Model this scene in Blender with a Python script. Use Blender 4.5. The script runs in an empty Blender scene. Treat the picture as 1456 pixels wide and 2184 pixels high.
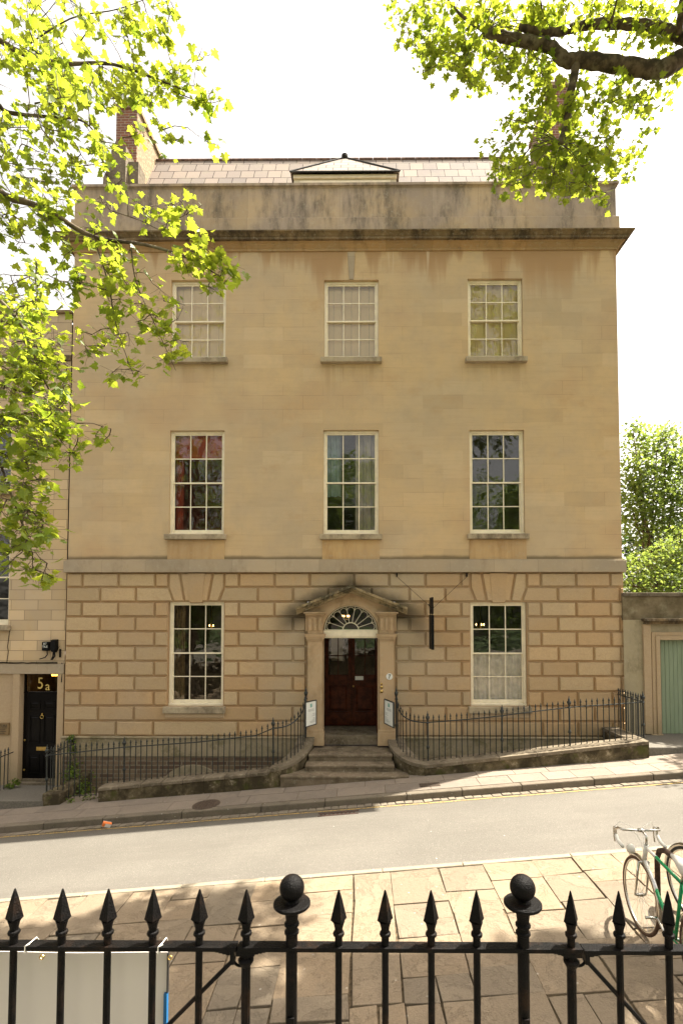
import bpy, bmesh, math, random
from mathutils import Vector, Matrix, Euler
R = math.radians
random.seed(7)
sc = bpy.context.scene
col = sc.collection

# ------------------------------------------------------------------ camera
CZ = 3.05
FPX, PCX, PCY = 1100.0, 765.0, 1273.0          # focal length and principal point in photo pixels (1456 x 2184)
cam_d = bpy.data.cameras.new('camera')
cam = bpy.data.objects.new('camera', cam_d); col.objects.link(cam)
cam.location = (0, 0, CZ)
cam.rotation_euler = (R(92.19), 0, R(0.45))
cam_d.sensor_fit = 'VERTICAL'; cam_d.sensor_height = 36.0; cam_d.sensor_width = 24.0
cam_d.lens = 36.0 * FPX / 2184
cam_d.shift_x = -(PCX - 728) / 2184
cam_d.shift_y = (PCY - 1092) / 2184
cam_d.clip_start = 0.05; cam_d.clip_end = 3000
sc.camera = cam
CM = cam.rotation_euler.to_matrix()

def ray(px, py):
    return CM @ Vector(((px - PCX) / FPX, -(py - PCY) / FPX, -1.0))
def P(px, py, Y):
    d = ray(px, py); t = Y / d.y
    return Vector((d.x * t, Y, CZ + d.z * t))
SL = 0.082                                     # the street climbs to the right
def RG(px, py, a):                             # where a sight line meets the sloping ground z = a + SL*x
    d = ray(px, py); t = (a - CZ) / (d.z - SL * d.x)
    return Vector((d.x * t, d.y * t, CZ + d.z * t))

# ------------------------------------------------------------------ light
SUN_EL, SUN_AZ = 62.0, 67.0                    # azimuth measured from +Y towards +X
w = bpy.data.worlds.new('World'); sc.world = w; w.use_nodes = True
nt = w.node_tree; nt.nodes.clear()
sky = nt.nodes.new('ShaderNodeTexSky'); sky.sky_type = 'NISHITA'; sky.sun_disc = False
sky.sun_elevation = R(SUN_EL); sky.sun_rotation = R(SUN_AZ)
sky.dust_density = 4.0; sky.ozone_density = 0.6; sky.air_density = 1.0
hs = nt.nodes.new('ShaderNodeHueSaturation'); hs.inputs['Saturation'].default_value = 0.28
tm = nt.nodes.new('ShaderNodeMix'); tm.data_type = 'RGBA'; tm.blend_type = 'MULTIPLY'; tm.inputs[0].default_value = 1.0
tm.inputs[7].default_value = (1.0, 0.92, 0.82, 1)
bg = nt.nodes.new('ShaderNodeBackground'); bg.inputs[1].default_value = 0.12
wo = nt.nodes.new('ShaderNodeOutputWorld')
nt.links.new(sky.outputs[0], hs.inputs['Color']); nt.links.new(hs.outputs[0], tm.inputs[6])
nt.links.new(tm.outputs[2], bg.inputs[0]); nt.links.new(bg.outputs[0], wo.inputs[0])
sd = bpy.data.lights.new('sun', 'SUN'); sd.energy = 4.7; sd.angle = R(0.53); sd.color = (1.0, 0.93, 0.80)
so = bpy.data.objects.new('sun', sd); col.objects.link(so)
sdir = Vector((math.sin(R(SUN_AZ)) * math.cos(R(SUN_EL)), math.cos(R(SUN_AZ)) * math.cos(R(SUN_EL)), math.sin(R(SUN_EL))))
so.rotation_euler = sdir.to_track_quat('Z', 'Y').to_euler()
so.location = (20, 10, 30)
sc.view_settings.view_transform = 'Standard'; sc.view_settings.look = 'None'
sc.view_settings.exposure = 1.92; sc.view_settings.gamma = 1.0
sc.cycles.max_bounces = 8; sc.cycles.transparent_max_bounces = 16
sc.cycles.sample_clamp_indirect = 8

# ------------------------------------------------------------------ materials
class NT:
    def __init__(s, name):
        s.m = bpy.data.materials.new(name); s.m.use_nodes = True
        s.t = s.m.node_tree; s.t.nodes.clear()
        s.out = s.t.nodes.new('ShaderNodeOutputMaterial')
        s.b = s.t.nodes.new('ShaderNodeBsdfPrincipled')
        s.t.links.new(s.b.outputs[0], s.out.inputs[0])
        g = s.t.nodes.new('ShaderNodeNewGeometry'); s.pos = g.outputs['Position']; s.nor = g.outputs['Normal']
        sp = s.t.nodes.new('ShaderNodeSeparateXYZ'); s.link(s.pos, sp.inputs[0])
        s.x, s.y, s.z = sp.outputs
    def link(s, a, b): s.t.links.new(a, b)
    def setin(s, sock, v):
        if hasattr(v, 'is_linked') or isinstance(v, bpy.types.NodeSocket): s.link(v, sock)
        else: sock.default_value = v
    def math(s, op, a, b=0.0, c=None, clamp=False):
        n = s.t.nodes.new('ShaderNodeMath'); n.operation = op; n.use_clamp = clamp
        s.setin(n.inputs[0], a); s.setin(n.inputs[1], b)
        if c is not None: s.setin(n.inputs[2], c)
        return n.outputs[0]
    def vec(s, x, y, z):
        n = s.t.nodes.new('ShaderNodeCombineXYZ')
        s.setin(n.inputs[0], x); s.setin(n.inputs[1], y); s.setin(n.inputs[2], z); return n.outputs[0]
    def scaled(s, sx, sy, sz, v=None):
        n = s.t.nodes.new('ShaderNodeMapping'); n.inputs['Scale'].default_value = (sx, sy, sz)
        s.link(v or s.pos, n.inputs[0]); return n.outputs[0]
    def noise(s, scale, detail=4, rough=0.55, v=None, dist=0.0):
        n = s.t.nodes.new('ShaderNodeTexNoise'); n.inputs['Scale'].default_value = scale
        n.inputs['Detail'].default_value = detail; n.inputs['Roughness'].default_value = rough
        n.inputs['Distortion'].default_value = dist
        s.link(v or s.pos, n.inputs['Vector']); return n.outputs[0]
    def vor(s, scale, v=None, feature='F1', out=0):
        n = s.t.nodes.new('ShaderNodeTexVoronoi'); n.feature = feature; n.inputs['Scale'].default_value = scale
        s.link(v or s.pos, n.inputs['Vector']); return n.outputs[out]
    def ramp(s, f, a, b, lo=0.0, hi=1.0):
        n = s.t.nodes.new('ShaderNodeMapRange'); n.interpolation_type = 'SMOOTHSTEP'
        s.setin(n.inputs[0], f); s.setin(n.inputs[1], a); s.setin(n.inputs[2], b)
        s.setin(n.inputs[3], lo); s.setin(n.inputs[4], hi); return n.outputs[0]
    def mix(s, f, a, b, mode='MIX'):
        n = s.t.nodes.new('ShaderNodeMix'); n.data_type = 'RGBA'; n.blend_type = mode
        s.setin(n.inputs[0], f)
        for k, v in ((6, a), (7, b)):
            if isinstance(v, tuple): n.inputs[k].default_value = (*v[:3], 1)
            elif isinstance(v, (int, float)): n.inputs[k].default_value = (v, v, v, 1)
            else: s.link(v, n.inputs[k])
        return n.outputs[2]
    def attr(s, name):
        n = s.t.nodes.new('ShaderNodeAttribute'); n.attribute_name = name; return n.outputs['Fac']
    def objrand(s):
        n = s.t.nodes.new('ShaderNodeObjectInfo'); return n.outputs['Random']
    def brick(s, u, v, bw, rh, mortar, c1=1.0, c2=1.0, cm=0.0, off=0.5, smooth=0.1):
        n = s.t.nodes.new('ShaderNodeTexBrick'); s.link(s.vec(u, v, 0.0), n.inputs['Vector'])
        n.inputs['Scale'].default_value = 1.0
        n.inputs['Brick Width'].default_value = bw; n.inputs['Row Height'].default_value = rh
        n.inputs['Mortar Size'].default_value = mortar; n.inputs['Mortar Smooth'].default_value = smooth
        n.offset = off
        n.inputs['Color1'].default_value = (c1, c1, c1, 1); n.inputs['Color2'].default_value = (c2, c2, c2, 1)
        n.inputs['Mortar'].default_value = (cm, cm, cm, 1)
        return n.outputs['Color'], n.outputs['Fac']
    def bump(s, h, strength=0.3, dist=0.01):
        n = s.t.nodes.new('ShaderNodeBump'); n.inputs['Strength'].default_value = strength
        n.inputs['Distance'].default_value = dist
        s.setin(n.inputs['Height'], h); s.link(n.outputs[0], s.b.inputs['Normal'])
    def done(s, colr, rough=0.8, metal=0.0, spec=0.35):
        if isinstance(colr, tuple): s.b.inputs['Base Color'].default_value = (*colr[:3], 1)
        else: s.link(colr, s.b.inputs['Base Color'])
        s.setin(s.b.inputs['Roughness'], rough)
        s.b.inputs['Metallic'].default_value = metal
        s.b.inputs['Specular IOR Level'].default_value = spec
        return s.m

M = {}
def simple(name, c, rough=0.6, metal=0.0, var=0.15, scale=12.0, bump=0.1, spec=0.4, dirt=None):
    n = NT(name)
    f = n.noise(scale, 5)
    c2 = tuple(v * (1 - var * 2) for v in c)
    cc = n.mix(n.ramp(f, 0.35, 0.65), c2, c)
    if dirt: cc = n.mix(n.ramp(n.noise(scale * 0.25, 6, 0.7), 0.5, 0.72), cc, dirt)
    if bump: n.bump(n.noise(scale * 6, 4), bump, 0.004)
    M[name] = n.done(cc, rough, metal, spec); return M[name]

F = 12.5                                       # facade plane
Z_STR_B = P(748, 1221, F).z; Z_STR_T = P(748, 1196, F).z
Z_CORN = P(748, 505, F).z
DOORX = P(748, 1300, F).x; Z_APEX = P(748, 1250, F).z
Z_TH = P(747, 1569, F - 0.05).z                # threshold level

SILLX = [(P(a, 850, F).x, P(b, 850, F).x) for a, b in ((364, 480), (690, 807), (999, 1116))]
SILLZ = [P(748, 778, F).z, P(748, 1153, F).z]
def stone_upper():
    n = NT('ashlar_stone')
    u = n.math('ADD', n.x, n.math('MULTIPLY', n.noise(1.2), 0.01)); v = n.math('ADD', n.z, 0.13)
    bc, bf = n.brick(u, v, 0.98, 0.345, 0.0045, 0.86, 1.08, 1.0, smooth=0.2)
    big = n.noise(0.42, 4, 0.6)
    c = n.mix(n.ramp(big, 0.35, 0.68), (0.585, 0.42, 0.235), (0.505, 0.39, 0.255))
    c = n.mix(0.34, c, bc, 'MULTIPLY')
    c = n.mix(n.ramp(bc, 1.058, 1.06, 0, 0.22), c, (0.62, 0.49, 0.32))
    c = n.mix(n.ramp(bc, 0.885, 0.883, 0, 0.2), c, (0.40, 0.3, 0.18))
    c = n.mix(n.ramp(n.noise(90, 3, 0.8), 0.35, 0.7, 0, 0.22), c, (0.36, 0.27, 0.16))
    c = n.mix(n.ramp(n.noise(1.6, 6, 0.75, n.scaled(0.5, 1, 9)), 0.45, 0.72, 0, 0.3), c, (0.40, 0.29, 0.17))
    c = n.mix(n.ramp(n.noise(0.55, 3, 0.5, n.scaled(1.0, 1, 1.0)), 0.5, 0.72, 0, 0.5), c, (0.46, 0.305, 0.175))
    c = n.mix(n.ramp(n.noise(0.9, 5, 0.65, n.scaled(1, 1, 1.6)), 0.55, 0.78, 0, 0.45), c, (0.42, 0.26, 0.12))
    c = n.mix(n.ramp(n.noise(3.0, 6, 0.7), 0.4, 0.75, 0, 0.25), c, (0.33, 0.28, 0.2))
    # brown weathering that hangs below the cornice, and pale runs in it
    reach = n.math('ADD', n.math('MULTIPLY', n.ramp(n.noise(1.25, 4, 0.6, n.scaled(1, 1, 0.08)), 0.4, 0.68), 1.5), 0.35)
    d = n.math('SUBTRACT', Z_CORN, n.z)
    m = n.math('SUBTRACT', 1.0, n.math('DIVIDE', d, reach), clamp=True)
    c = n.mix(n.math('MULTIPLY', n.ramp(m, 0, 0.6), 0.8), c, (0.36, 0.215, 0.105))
    st = n.ramp(n.noise(3.2, 3, 0.6, n.scaled(1, 1, 0.06)), 0.585, 0.66)
    c = n.mix(n.math('MULTIPLY', st, n.ramp(d, 1.2, 0.3, 0, 0.7)), c, (0.66, 0.56, 0.42))
    # run-off marks below each sill
    xm = None
    for wd in SILLX:
        a = n.math('MULTIPLY', n.ramp(n.x, wd[0] - .12, wd[0] + .02), n.ramp(n.x, wd[1] + .12, wd[1] - .02)); xm = a if xm is None else n.math('ADD', xm, a)
    zm = None
    for zs in SILLZ:
        dz = n.math('SUBTRACT', zs, n.z)
        a = n.math('MULTIPLY', n.ramp(dz, 0.0, 0.02), n.ramp(n.math('ADD', dz, n.math('MULTIPLY', n.noise(2.5, 3, 0.5, n.scaled(1, 1, 0.02)), 1.6)), 1.6, 0.6)); zm = a if zm is None else n.math('ADD', zm, a)
    run = n.math('MULTIPLY', n.math('MULTIPLY', xm, zm), n.ramp(n.noise(7, 3, 0.6, n.scaled(1, 1, 0.05)), 0.4, 0.6))
    c = n.mix(n.math('MULTIPLY', run, 0.5), c, (0.36, 0.235, 0.12))
    drk = n.ramp(n.math('SUBTRACT', n.z, n.math('ADD', Z_STR_T + .02, n.math('MULTIPLY', n.noise(1.2, 4), .16))), .06, -.03)
    c = n.mix(n.math('MULTIPLY', drk, 0.75), c, (0.13, 0.1, 0.06))
    joint = n.math('SUBTRACT', 1.0, n.math('MULTIPLY', bf, n.ramp(n.noise(1.1, 3), 0.45, 0.68, 0.0, 0.3)))
    c = n.mix(1.0, c, joint, 'MULTIPLY')
    h = n.math('ADD', n.noise(55, 5, 0.7), n.math('MULTIPLY', bf, -1.2))
    n.bump(h, 0.3, 0.006)
    return n.done(c, 0.92, 0, 0.2)
M['ashlar'] = stone_upper()

def stone_rustic(name, base, alt, jointed=False):
    n = NT(name)
    t = n.attr('tint')
    c = n.mix(n.ramp(t, 0.0, 1.0), base, alt)
    c = n.mix(1.0, c, n.math('ADD', 0.84, n.math('MULTIPLY', n.math('FRACT', n.math('MULTIPLY', t, 7.3)), 0.22)), 'MULTIPLY')
    c = n.mix(n.ramp(n.noise(0.7, 4), 0.42, 0.66, 0, 0.6), c, (0.43, 0.33, 0.22))
    c = n.mix(n.ramp(n.noise(5, 6, 0.7, n.scaled(1, 1, 1.8)), 0.5, 0.8, 0, 0.45), c, (0.36, 0.22, 0.1))
    c = n.mix(n.ramp(n.noise(30, 4), 0.3, 0.7, 0, 0.25), c, (0.3, 0.22, 0.14))
    # grey zone and soot spread either side of the door pediment
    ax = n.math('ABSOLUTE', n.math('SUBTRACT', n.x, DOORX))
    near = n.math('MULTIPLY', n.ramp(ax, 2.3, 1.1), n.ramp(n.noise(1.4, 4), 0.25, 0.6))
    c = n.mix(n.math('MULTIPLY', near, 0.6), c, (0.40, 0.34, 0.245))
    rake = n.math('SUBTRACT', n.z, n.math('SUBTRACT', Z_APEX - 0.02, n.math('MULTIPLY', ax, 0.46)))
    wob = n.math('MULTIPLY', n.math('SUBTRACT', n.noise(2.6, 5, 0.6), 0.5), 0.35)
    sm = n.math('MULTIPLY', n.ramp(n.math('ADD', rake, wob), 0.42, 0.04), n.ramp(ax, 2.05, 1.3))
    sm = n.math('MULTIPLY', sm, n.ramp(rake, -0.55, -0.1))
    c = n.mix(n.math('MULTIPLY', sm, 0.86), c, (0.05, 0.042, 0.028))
    # darker tone towards the foot, with an uneven edge
    foot = n.math('SUBTRACT', n.z, n.math('ADD', n.math('MULTIPLY', n.x, 0.06), Z_TH - 0.25))
    c = n.mix(n.math('MULTIPLY', n.ramp(n.math('ADD', foot, n.math('MULTIPLY', n.noise(2, 5), 0.8)), 0.8, 0.2), 0.5), c, (0.2, 0.17, 0.1))
    c = n.mix(n.ramp(n.noise(90, 3, 0.8), 0.35, 0.7, 0, 0.25), c, (0.34, 0.24, 0.14))
    n.bump(n.math('ADD', n.noise(38, 6, 0.75), n.noise(9, 4, 0.6)), 0.6, 0.012)
    return n.done(c, 0.93, 0, 0.2)
M['rustic'] = stone_rustic('rusticated_stone', (0.53, 0.35, 0.185), (0.52, 0.39, 0.235))
M['rustic_back'] = stone_rustic('groove_shade_stone', (0.47, 0.295, 0.15), (0.48, 0.315, 0.175))  # kept darker than the blocks: groove shade put into the colour
M['trim'] = stone_rustic('trim_stone', (0.50, 0.365, 0.225), (0.45, 0.345, 0.225))

def stone_grey(name, c1, c2, dark, dlo=0.48, dhi=0.72, zs=1.0, jw=0):
    n = NT(name)
    c = n.mix(n.ramp(n.noise(0.9, 5), 0.35, 0.65), c1, c2)
    if jw:
        bc, bf = n.brick(n.x, n.z, jw, 3.0, 0.004, 0.85, 1.08, 0.6)
        c = n.mix(0.8, c, bc, 'MULTIPLY')
    c = n.mix(n.ramp(n.noise(2.2, 7, 0.72, n.scaled(1, 1, zs)), dlo, dhi, 0, 0.9), c, dark)
    c = n.mix(n.ramp(n.noise(11, 6, 0.75), 0.5, 0.75, 0, 0.5), c, (0.45, 0.4, 0.3))
    n.bump(n.noise(30, 6, 0.75), 0.5, 0.012)
    return n.done(c, 0.95, 0, 0.15)
M['parapet'] = stone_grey('parapet_stone', (0.47, 0.35, 0.22), (0.38, 0.30, 0.23), (0.12, 0.10, 0.078), 0.42, 0.72, 0.3, 1.15)
M['string'] = stone_grey('string_stone', (0.43, 0.34, 0.235), (0.37, 0.305, 0.225), (0.24, 0.18, 0.12), 0.5, 0.8, 0.4, 1.05)
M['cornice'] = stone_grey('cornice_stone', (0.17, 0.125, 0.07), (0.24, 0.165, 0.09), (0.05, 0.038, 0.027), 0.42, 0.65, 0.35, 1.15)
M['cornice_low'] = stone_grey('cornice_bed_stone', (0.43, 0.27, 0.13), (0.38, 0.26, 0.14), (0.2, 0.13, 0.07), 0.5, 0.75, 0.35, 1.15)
M['apron'] = stone_grey('apron_stone', (0.56, 0.38, 0.19), (0.46, 0.32, 0.18), (0.36, 0.22, 0.1), 0.45, 0.75, 0.15)
M['sill'] = stone_grey('sill_stone', (0.42, 0.345, 0.235), (0.38, 0.31, 0.22), (0.15, 0.12, 0.08), 0.42, 0.66, 0.6)
M['door_stone'] = stone_grey('door_stone', (0.47, 0.33, 0.2), (0.43, 0.32, 0.2), (0.25, 0.17, 0.09), 0.48, 0.75, 0.5)
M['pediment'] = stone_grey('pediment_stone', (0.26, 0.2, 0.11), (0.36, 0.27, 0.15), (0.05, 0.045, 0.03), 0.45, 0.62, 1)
M['plinth'] = stone_grey('plinth_stone', (0.34, 0.27, 0.17), (0.3, 0.25, 0.17), (0.15, 0.13, 0.07), 0.45, 0.7, 1.2)
M['step'] = stone_grey('step_stone', (0.19, 0.148, 0.103), (0.16, 0.127, 0.088), (0.07, 0.055, 0.036), 0.42, 0.68, 1)
M['gardenwall'] = stone_grey('garden_wall_stone', (0.37, 0.31, 0.2), (0.33, 0.28, 0.19), (0.2, 0.17, 0.1), 0.48, 0.75, 0.6)
M['coping'] = stone_grey('coping_stone', (0.19, 0.155, 0.112), (0.155, 0.127, 0.09), (0.06, 0.048, 0.033), 0.42, 0.7, 1)

def dark_wall():
    n = NT('dwarf_wall_stone')
    c = n.mix(n.ramp(n.noise(2.5, 6, 0.7), 0.4, 0.65), (0.05, 0.04, 0.024), (0.15, 0.12, 0.072))
    c = n.mix(n.ramp(n.noise(5, 6, 0.75), 0.56, 0.7, 0, 0.8), c, (0.36, 0.31, 0.22))
    c = n.mix(n.ramp(n.noise(3.2, 5, 0.6, n.scaled(1.3, 1, 1)), 0.52, 0.68, 0, 0.75), c, (0.07, 0.075, 0.02))
    n.bump(n.noise(14, 7, 0.75), 0.7, 0.03)
    return n.done(c, 0.95, 0, 0.15)
M['dwarf'] = dark_wall()

def garden_stain():
    n = NT('garden_wall_top_stone')
    c = n.mix(n.ramp(n.noise(1.6, 6, 0.7), 0.35, 0.65), (0.12, 0.095, 0.055), (0.24, 0.19, 0.12))
    c = n.mix(n.ramp(n.noise(4, 6, 0.7), 0.5, 0.75, 0, 0.6), c, (0.34, 0.3, 0.2))
    n.bump(n.noise(26, 6, 0.75), 0.5, 0.012)
    return n.done(c, 0.95, 0, 0.15)
M['gardentop'] = garden_stain()

def neighbour():
    n = NT('neighbour_ashlar')
    bc, bf = n.brick(n.x, n.z, 0.66, 0.247, 0.006, 0.82, 1.12, 0.45, smooth=0.15)
    c = n.mix(n.ramp(n.noise(0.6, 4), 0.35, 0.65), (0.57, 0.42, 0.245), (0.51, 0.395, 0.265))
    c = n.mix(1.0, c, bc, 'MULTIPLY')
    c = n.mix(n.ramp(n.noise(4, 6, 0.7), 0.5, 0.8, 0, 0.35), c, (0.45, 0.28, 0.12))
    n.bump(n.math('ADD', n.noise(40, 5, 0.7), n.math('MULTIPLY', bf, -2.0)), 0.4, 0.008)
    return n.done(c, 0.92, 0, 0.2)
M['neighbour'] = neighbour()

def brickmat(name, u, v, c1, c2, cm, bw=0.235, rh=0.078, mort=0.011):
    n = NT(name)
    uu = getattr(n, u); vv = getattr(n, v)
    bn = n.t.nodes.new('ShaderNodeTexBrick')
    wob = n.math('MULTIPLY', n.noise(3.0, 3), 0.03)
    n.link(n.vec(n.math('ADD', uu, wob), n.math('ADD', vv, n.math('MULTIPLY', wob, 0.6)), 0.0), bn.inputs['Vector'])
    bn.inputs['Scale'].default_value = 1; bn.inputs['Brick Width'].default_value = bw
    bn.inputs['Row Height'].default_value = rh; bn.inputs['Mortar Size'].default_value = mort
    bn.inputs['Mortar Smooth'].default_value = 0.3
    bn.inputs['Color1'].default_value = (*c1, 1); bn.inputs['Color2'].default_value = (*c2, 1); bn.inputs['Mortar'].default_value = (*cm, 1)
    c = n.mix(n.ramp(n.noise(7, 6, 0.7), 0.45, 0.75, 0, 0.55), bn.outputs[0], (0.1, 0.07, 0.05))
    n.bump(n.math('ADD', n.noise(35, 5, 0.7), n.math('MULTIPLY', bn.outputs['Fac'], -2.0)), 0.6, 0.01)
    return n.done(c, 0.9, 0, 0.2)
M['brick'] = brickmat('red_brick', 'x', 'z', (0.28, 0.115, 0.07), (0.19, 0.09, 0.065), (0.36, 0.29, 0.22))
M['basebrick'] = brickmat('basement_rubble', 'x', 'z', (0.11, 0.07, 0.05), (0.2, 0.145, 0.095), (0.23, 0.19, 0.135), 0.36, 0.1, 0.016)
def rubble():
    n = NT('chimney_render')
    c = n.mix(n.ramp(n.vor(9, n.scaled(1, 1, 2.2)), 0.1, 0.6), (0.42, 0.32, 0.21), (0.27, 0.2, 0.13))
    n.bump(n.noise(12, 6, 0.75), 0.8, 0.04)
    return n.done(c, 0.95, 0, 0.1)
M['rubble'] = rubble()

def slate():
    n = NT('roof_slate')
    run = n.math('MULTIPLY', n.y, 1.35)
    bn = n.t.nodes.new('ShaderNodeTexBrick'); n.link(n.vec(n.x, run, 0.0), bn.inputs['Vector'])
    bn.inputs['Scale'].default_value = 1; bn.inputs['Brick Width'].default_value = 0.42; bn.inputs['Row Height'].default_value = 0.3
    bn.inputs['Mortar Size'].default_value = 0.012; bn.inputs['Mortar Smooth'].default_value = 0.2
    bn.inputs['Color1'].default_value = (0.32, 0.26, 0.215, 1); bn.inputs['Color2'].default_value = (0.22, 0.19, 0.17, 1)
    bn.inputs['Mortar'].default_value = (0.05, 0.035, 0.03, 1)
    c = n.mix(n.ramp(n.noise(2.5, 5, 0.7), 0.45, 0.7, 0, 0.5), bn.outputs[0], (0.28, 0.25, 0.19))
    n.bump(n.math('ADD', n.math('MULTIPLY', n.noise(20, 4), 0.4), n.math('MULTIPLY', bn.outputs['Fac'], -2.5)), 0.6, 0.015)
    return n.done(c, 0.8, 0, 0.15)
M['slate'] = slate()

def paving(name, c1, c2, c3, stain, bumpd=0.006):
    n = NT(name)
    t = n.attr('tint')
    c = n.mix(t, c1, c2)
    c = n.mix(n.ramp(n.noise(1.7, 5, 0.6), 0.4, 0.7, 0, 0.6), c, c3)
    c = n.mix(n.ramp(n.noise(6, 7, 0.75), 0.52, 0.8, 0, 0.6), c, stain)
    c = n.mix(n.ramp(n.noise(60, 3, 0.7), 0.35, 0.7, 0, 0.35), c, stain)
    spot = n.ramp(n.vor(6.5), 0.05, 0.09, 0.5, 0)
    c = n.mix(spot, c, (0.45, 0.43, 0.38))
    lam = n.ramp(n.noise(2.2, 8, 0.75, dist=0.6), 0.49, 0.51)
    c = n.mix(n.math('MULTIPLY', lam, 0.07), c, (0.4, 0.33, 0.24))
    c = n.mix(n.ramp(n.noise(1.1, 7, 0.8), 0.6, 0.72, 0, 0.5), c, stain)
    n.bump(n.math('ADD', n.math('ADD', n.noise(9, 7, 0.7), n.math('MULTIPLY', lam, .35)), n.math('MULTIPLY', n.noise(80, 3), 0.4)), 0.8, bumpd)
    return n.done(c, 0.88, 0, 0.25)
M['flag_near'] = paving('york_flagstone', (0.25, 0.185, 0.12), (0.16, 0.132, 0.098), (0.215, 0.17, 0.118), (0.10, 0.082, 0.06), 0.012)
M['flag_far'] = paving('pavement_flagstone', (0.25, 0.205, 0.165), (0.18, 0.15, 0.125), (0.22, 0.18, 0.145), (0.10, 0.085, 0.068))
M['kerb'] = paving('kerb_stone', (0.17, 0.14, 0.11), (0.13, 0.11, 0.085), (0.14, 0.12, 0.09), (0.06, 0.055, 0.035))
M['kerb_pale'] = paving('pale_kerb', (0.3, 0.255, 0.185), (0.25, 0.215, 0.16), (0.27, 0.23, 0.17), (0.16, 0.135, 0.1))
M['sett'] = paving('gutter_sett', (0.22, 0.185, 0.14), (0.16, 0.135, 0.105), (0.18, 0.15, 0.12), (0.07, 0.06, 0.04))
simple('soil', (0.06, 0.045, 0.03), 0.95, var=0.3, scale=20, bump=0.6)
simple('joint_dirt', (0.13, 0.095, 0.055), 0.95, var=0.3, scale=30, bump=0.5)

def asphalt():
    n = NT('asphalt')
    c = n.mix(n.ramp(n.noise(0.5, 5), 0.35, 0.7), (0.13, 0.12, 0.103), (0.16, 0.147, 0.126))
    c = n.mix(n.ramp(n.noise(1.6, 7, 0.7), 0.45, 0.7, 0, 0.45), c, (0.115, 0.105, 0.09))
    c = n.mix(n.ramp(n.noise(120, 2, 0.7), 0.42, 0.6, 0, 0.75), c, (0.085, 0.077, 0.066))
    c = n.mix(n.ramp(n.noise(75, 2, 0.6), 0.62, 0.7, 0, 0.75), c, (0.33, 0.305, 0.26))
    c = n.mix(n.ramp(n.noise(1.1, 6, 0.7, n.scaled(0.22, 1.8, 1)), 0.48, 0.72, 0, 0.45), c, (0.1, 0.09, 0.076))
    crack = n.ramp(n.vor(0.55, n.vec(n.math('ADD', n.x, n.math('MULTIPLY', n.noise(3, 5), .5)), n.math('ADD', n.y, n.math('MULTIPLY', n.noise(2.3, 5), .5)), 0.0), 'DISTANCE_TO_EDGE'), 0.004, 0.012, 0.75, 0)
    c = n.mix(n.math('MULTIPLY', crack, n.ramp(n.noise(0.35, 2), 0.58, 0.68, 0, 0.12)), c, (0.06, 0.053, 0.045))
    gut = n.ramp(n.math('ADD', n.y, n.math('MULTIPLY', n.noise(2.2, 5), .25)), YK0 - .28, YK0 + .02)
    c = n.mix(n.math('MULTIPLY', gut, .55), c, (0.07, 0.06, 0.045))
    gum = n.ramp(n.vor(2.3), 0.018, 0.035, 0.85, 0)
    c = n.mix(gum, c, (0.5, 0.48, 0.43))
    n.bump(n.math('ADD', n.noise(130, 3, 0.7), n.noise(14, 4, 0.7)), 0.8, 0.008)
    return n.done(c, 0.85, 0, 0.3)
YK0 = RG(775, 1701, P(775, 1666, 11.06).z).y
M['asphalt'] = asphalt()
def lane():
    n = NT('worn_yellow_line')
    c = n.mix(n.ramp(n.noise(25, 5, 0.7), 0.42, 0.62), (0.5, 0.33, 0.09), (0.13, 0.11, 0.08))
    n.bump(n.noise(120, 3), 0.5, 0.003)
    return n.done(c, 0.8)
M['yellow'] = lane()

simple('white_paint', (0.84, 0.75, 0.57), 0.45, var=0.06, scale=6, bump=0.05)
simple('cream_board', (0.62, 0.56, 0.42), 0.5, var=0.06, scale=4, bump=0.05)
simple('iron_black', (0.005, 0.0045, 0.0045), 0.42, var=0.2, scale=40, bump=0.8, spec=0.1, dirt=(0.022, 0.012, 0.007))
simple('iron_grey', (0.03, 0.034, 0.03), 0.5, var=0.3, scale=30, bump=0.3, spec=0.45)
simple('rust_iron', (0.09, 0.05, 0.035), 0.8, var=0.3, scale=30, bump=0.4)
simple('door_black', (0.004, 0.0035, 0.0035), 0.25, var=0.1, scale=5, bump=0.02, spec=0.15)
simple('door_wood', (0.075, 0.018, 0.007), 0.4, var=0.3, scale=6, bump=0.05, spec=0.12)
simple('dark_interior', (0.13, 0.105, 0.075), 0.9, var=0.2, scale=2, bump=0)
simple('hall_interior', (0.05, 0.03, 0.018), 0.9, var=0.2, scale=2, bump=0)
simple('brass', (0.55, 0.38, 0.12), 0.3, metal=1.0, var=0.1, scale=20, bump=0.05)
simple('chrome', (0.62, 0.6, 0.56), 0.22, metal=1.0, var=0.1, scale=20, bump=0.02)
simple('tyre_brown', (0.11, 0.06, 0.035), 0.8, var=0.2, scale=40, bump=0.2)
simple('tyre_black', (0.02, 0.02, 0.02), 0.7, var=0.2, scale=40, bump=0.2)
simple('white_enamel', (0.72, 0.7, 0.64), 0.25, var=0.04, scale=8, bump=0.02)
simple('green_enamel', (0.01, 0.27, 0.09), 0.25, var=0.08, scale=8, bump=0.02)
simple('saddle_white', (0.7, 0.68, 0.63), 0.5, var=0.05, scale=8, bump=0.05)
simple('black_plastic', (0.008, 0.008, 0.008), 0.5, var=0.15, scale=20, bump=0.05, spec=0.1)
simple('red_reflector', (0.55, 0.07, 0.03), 0.3, var=0.1, scale=20, bump=0.02)
simple('bark', (0.15, 0.11, 0.07), 0.9, var=0.35, scale=9, bump=0.8, dirt=(0.2, 0.18, 0.12))
simple('shutter_paint', (0.92, 0.72, 0.47), 0.5, var=0.03, scale=3, bump=0.03)
simple('red_wall', (0.5, 0.08, 0.04), 0.8, var=0.15, scale=3, bump=0.05)
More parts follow.
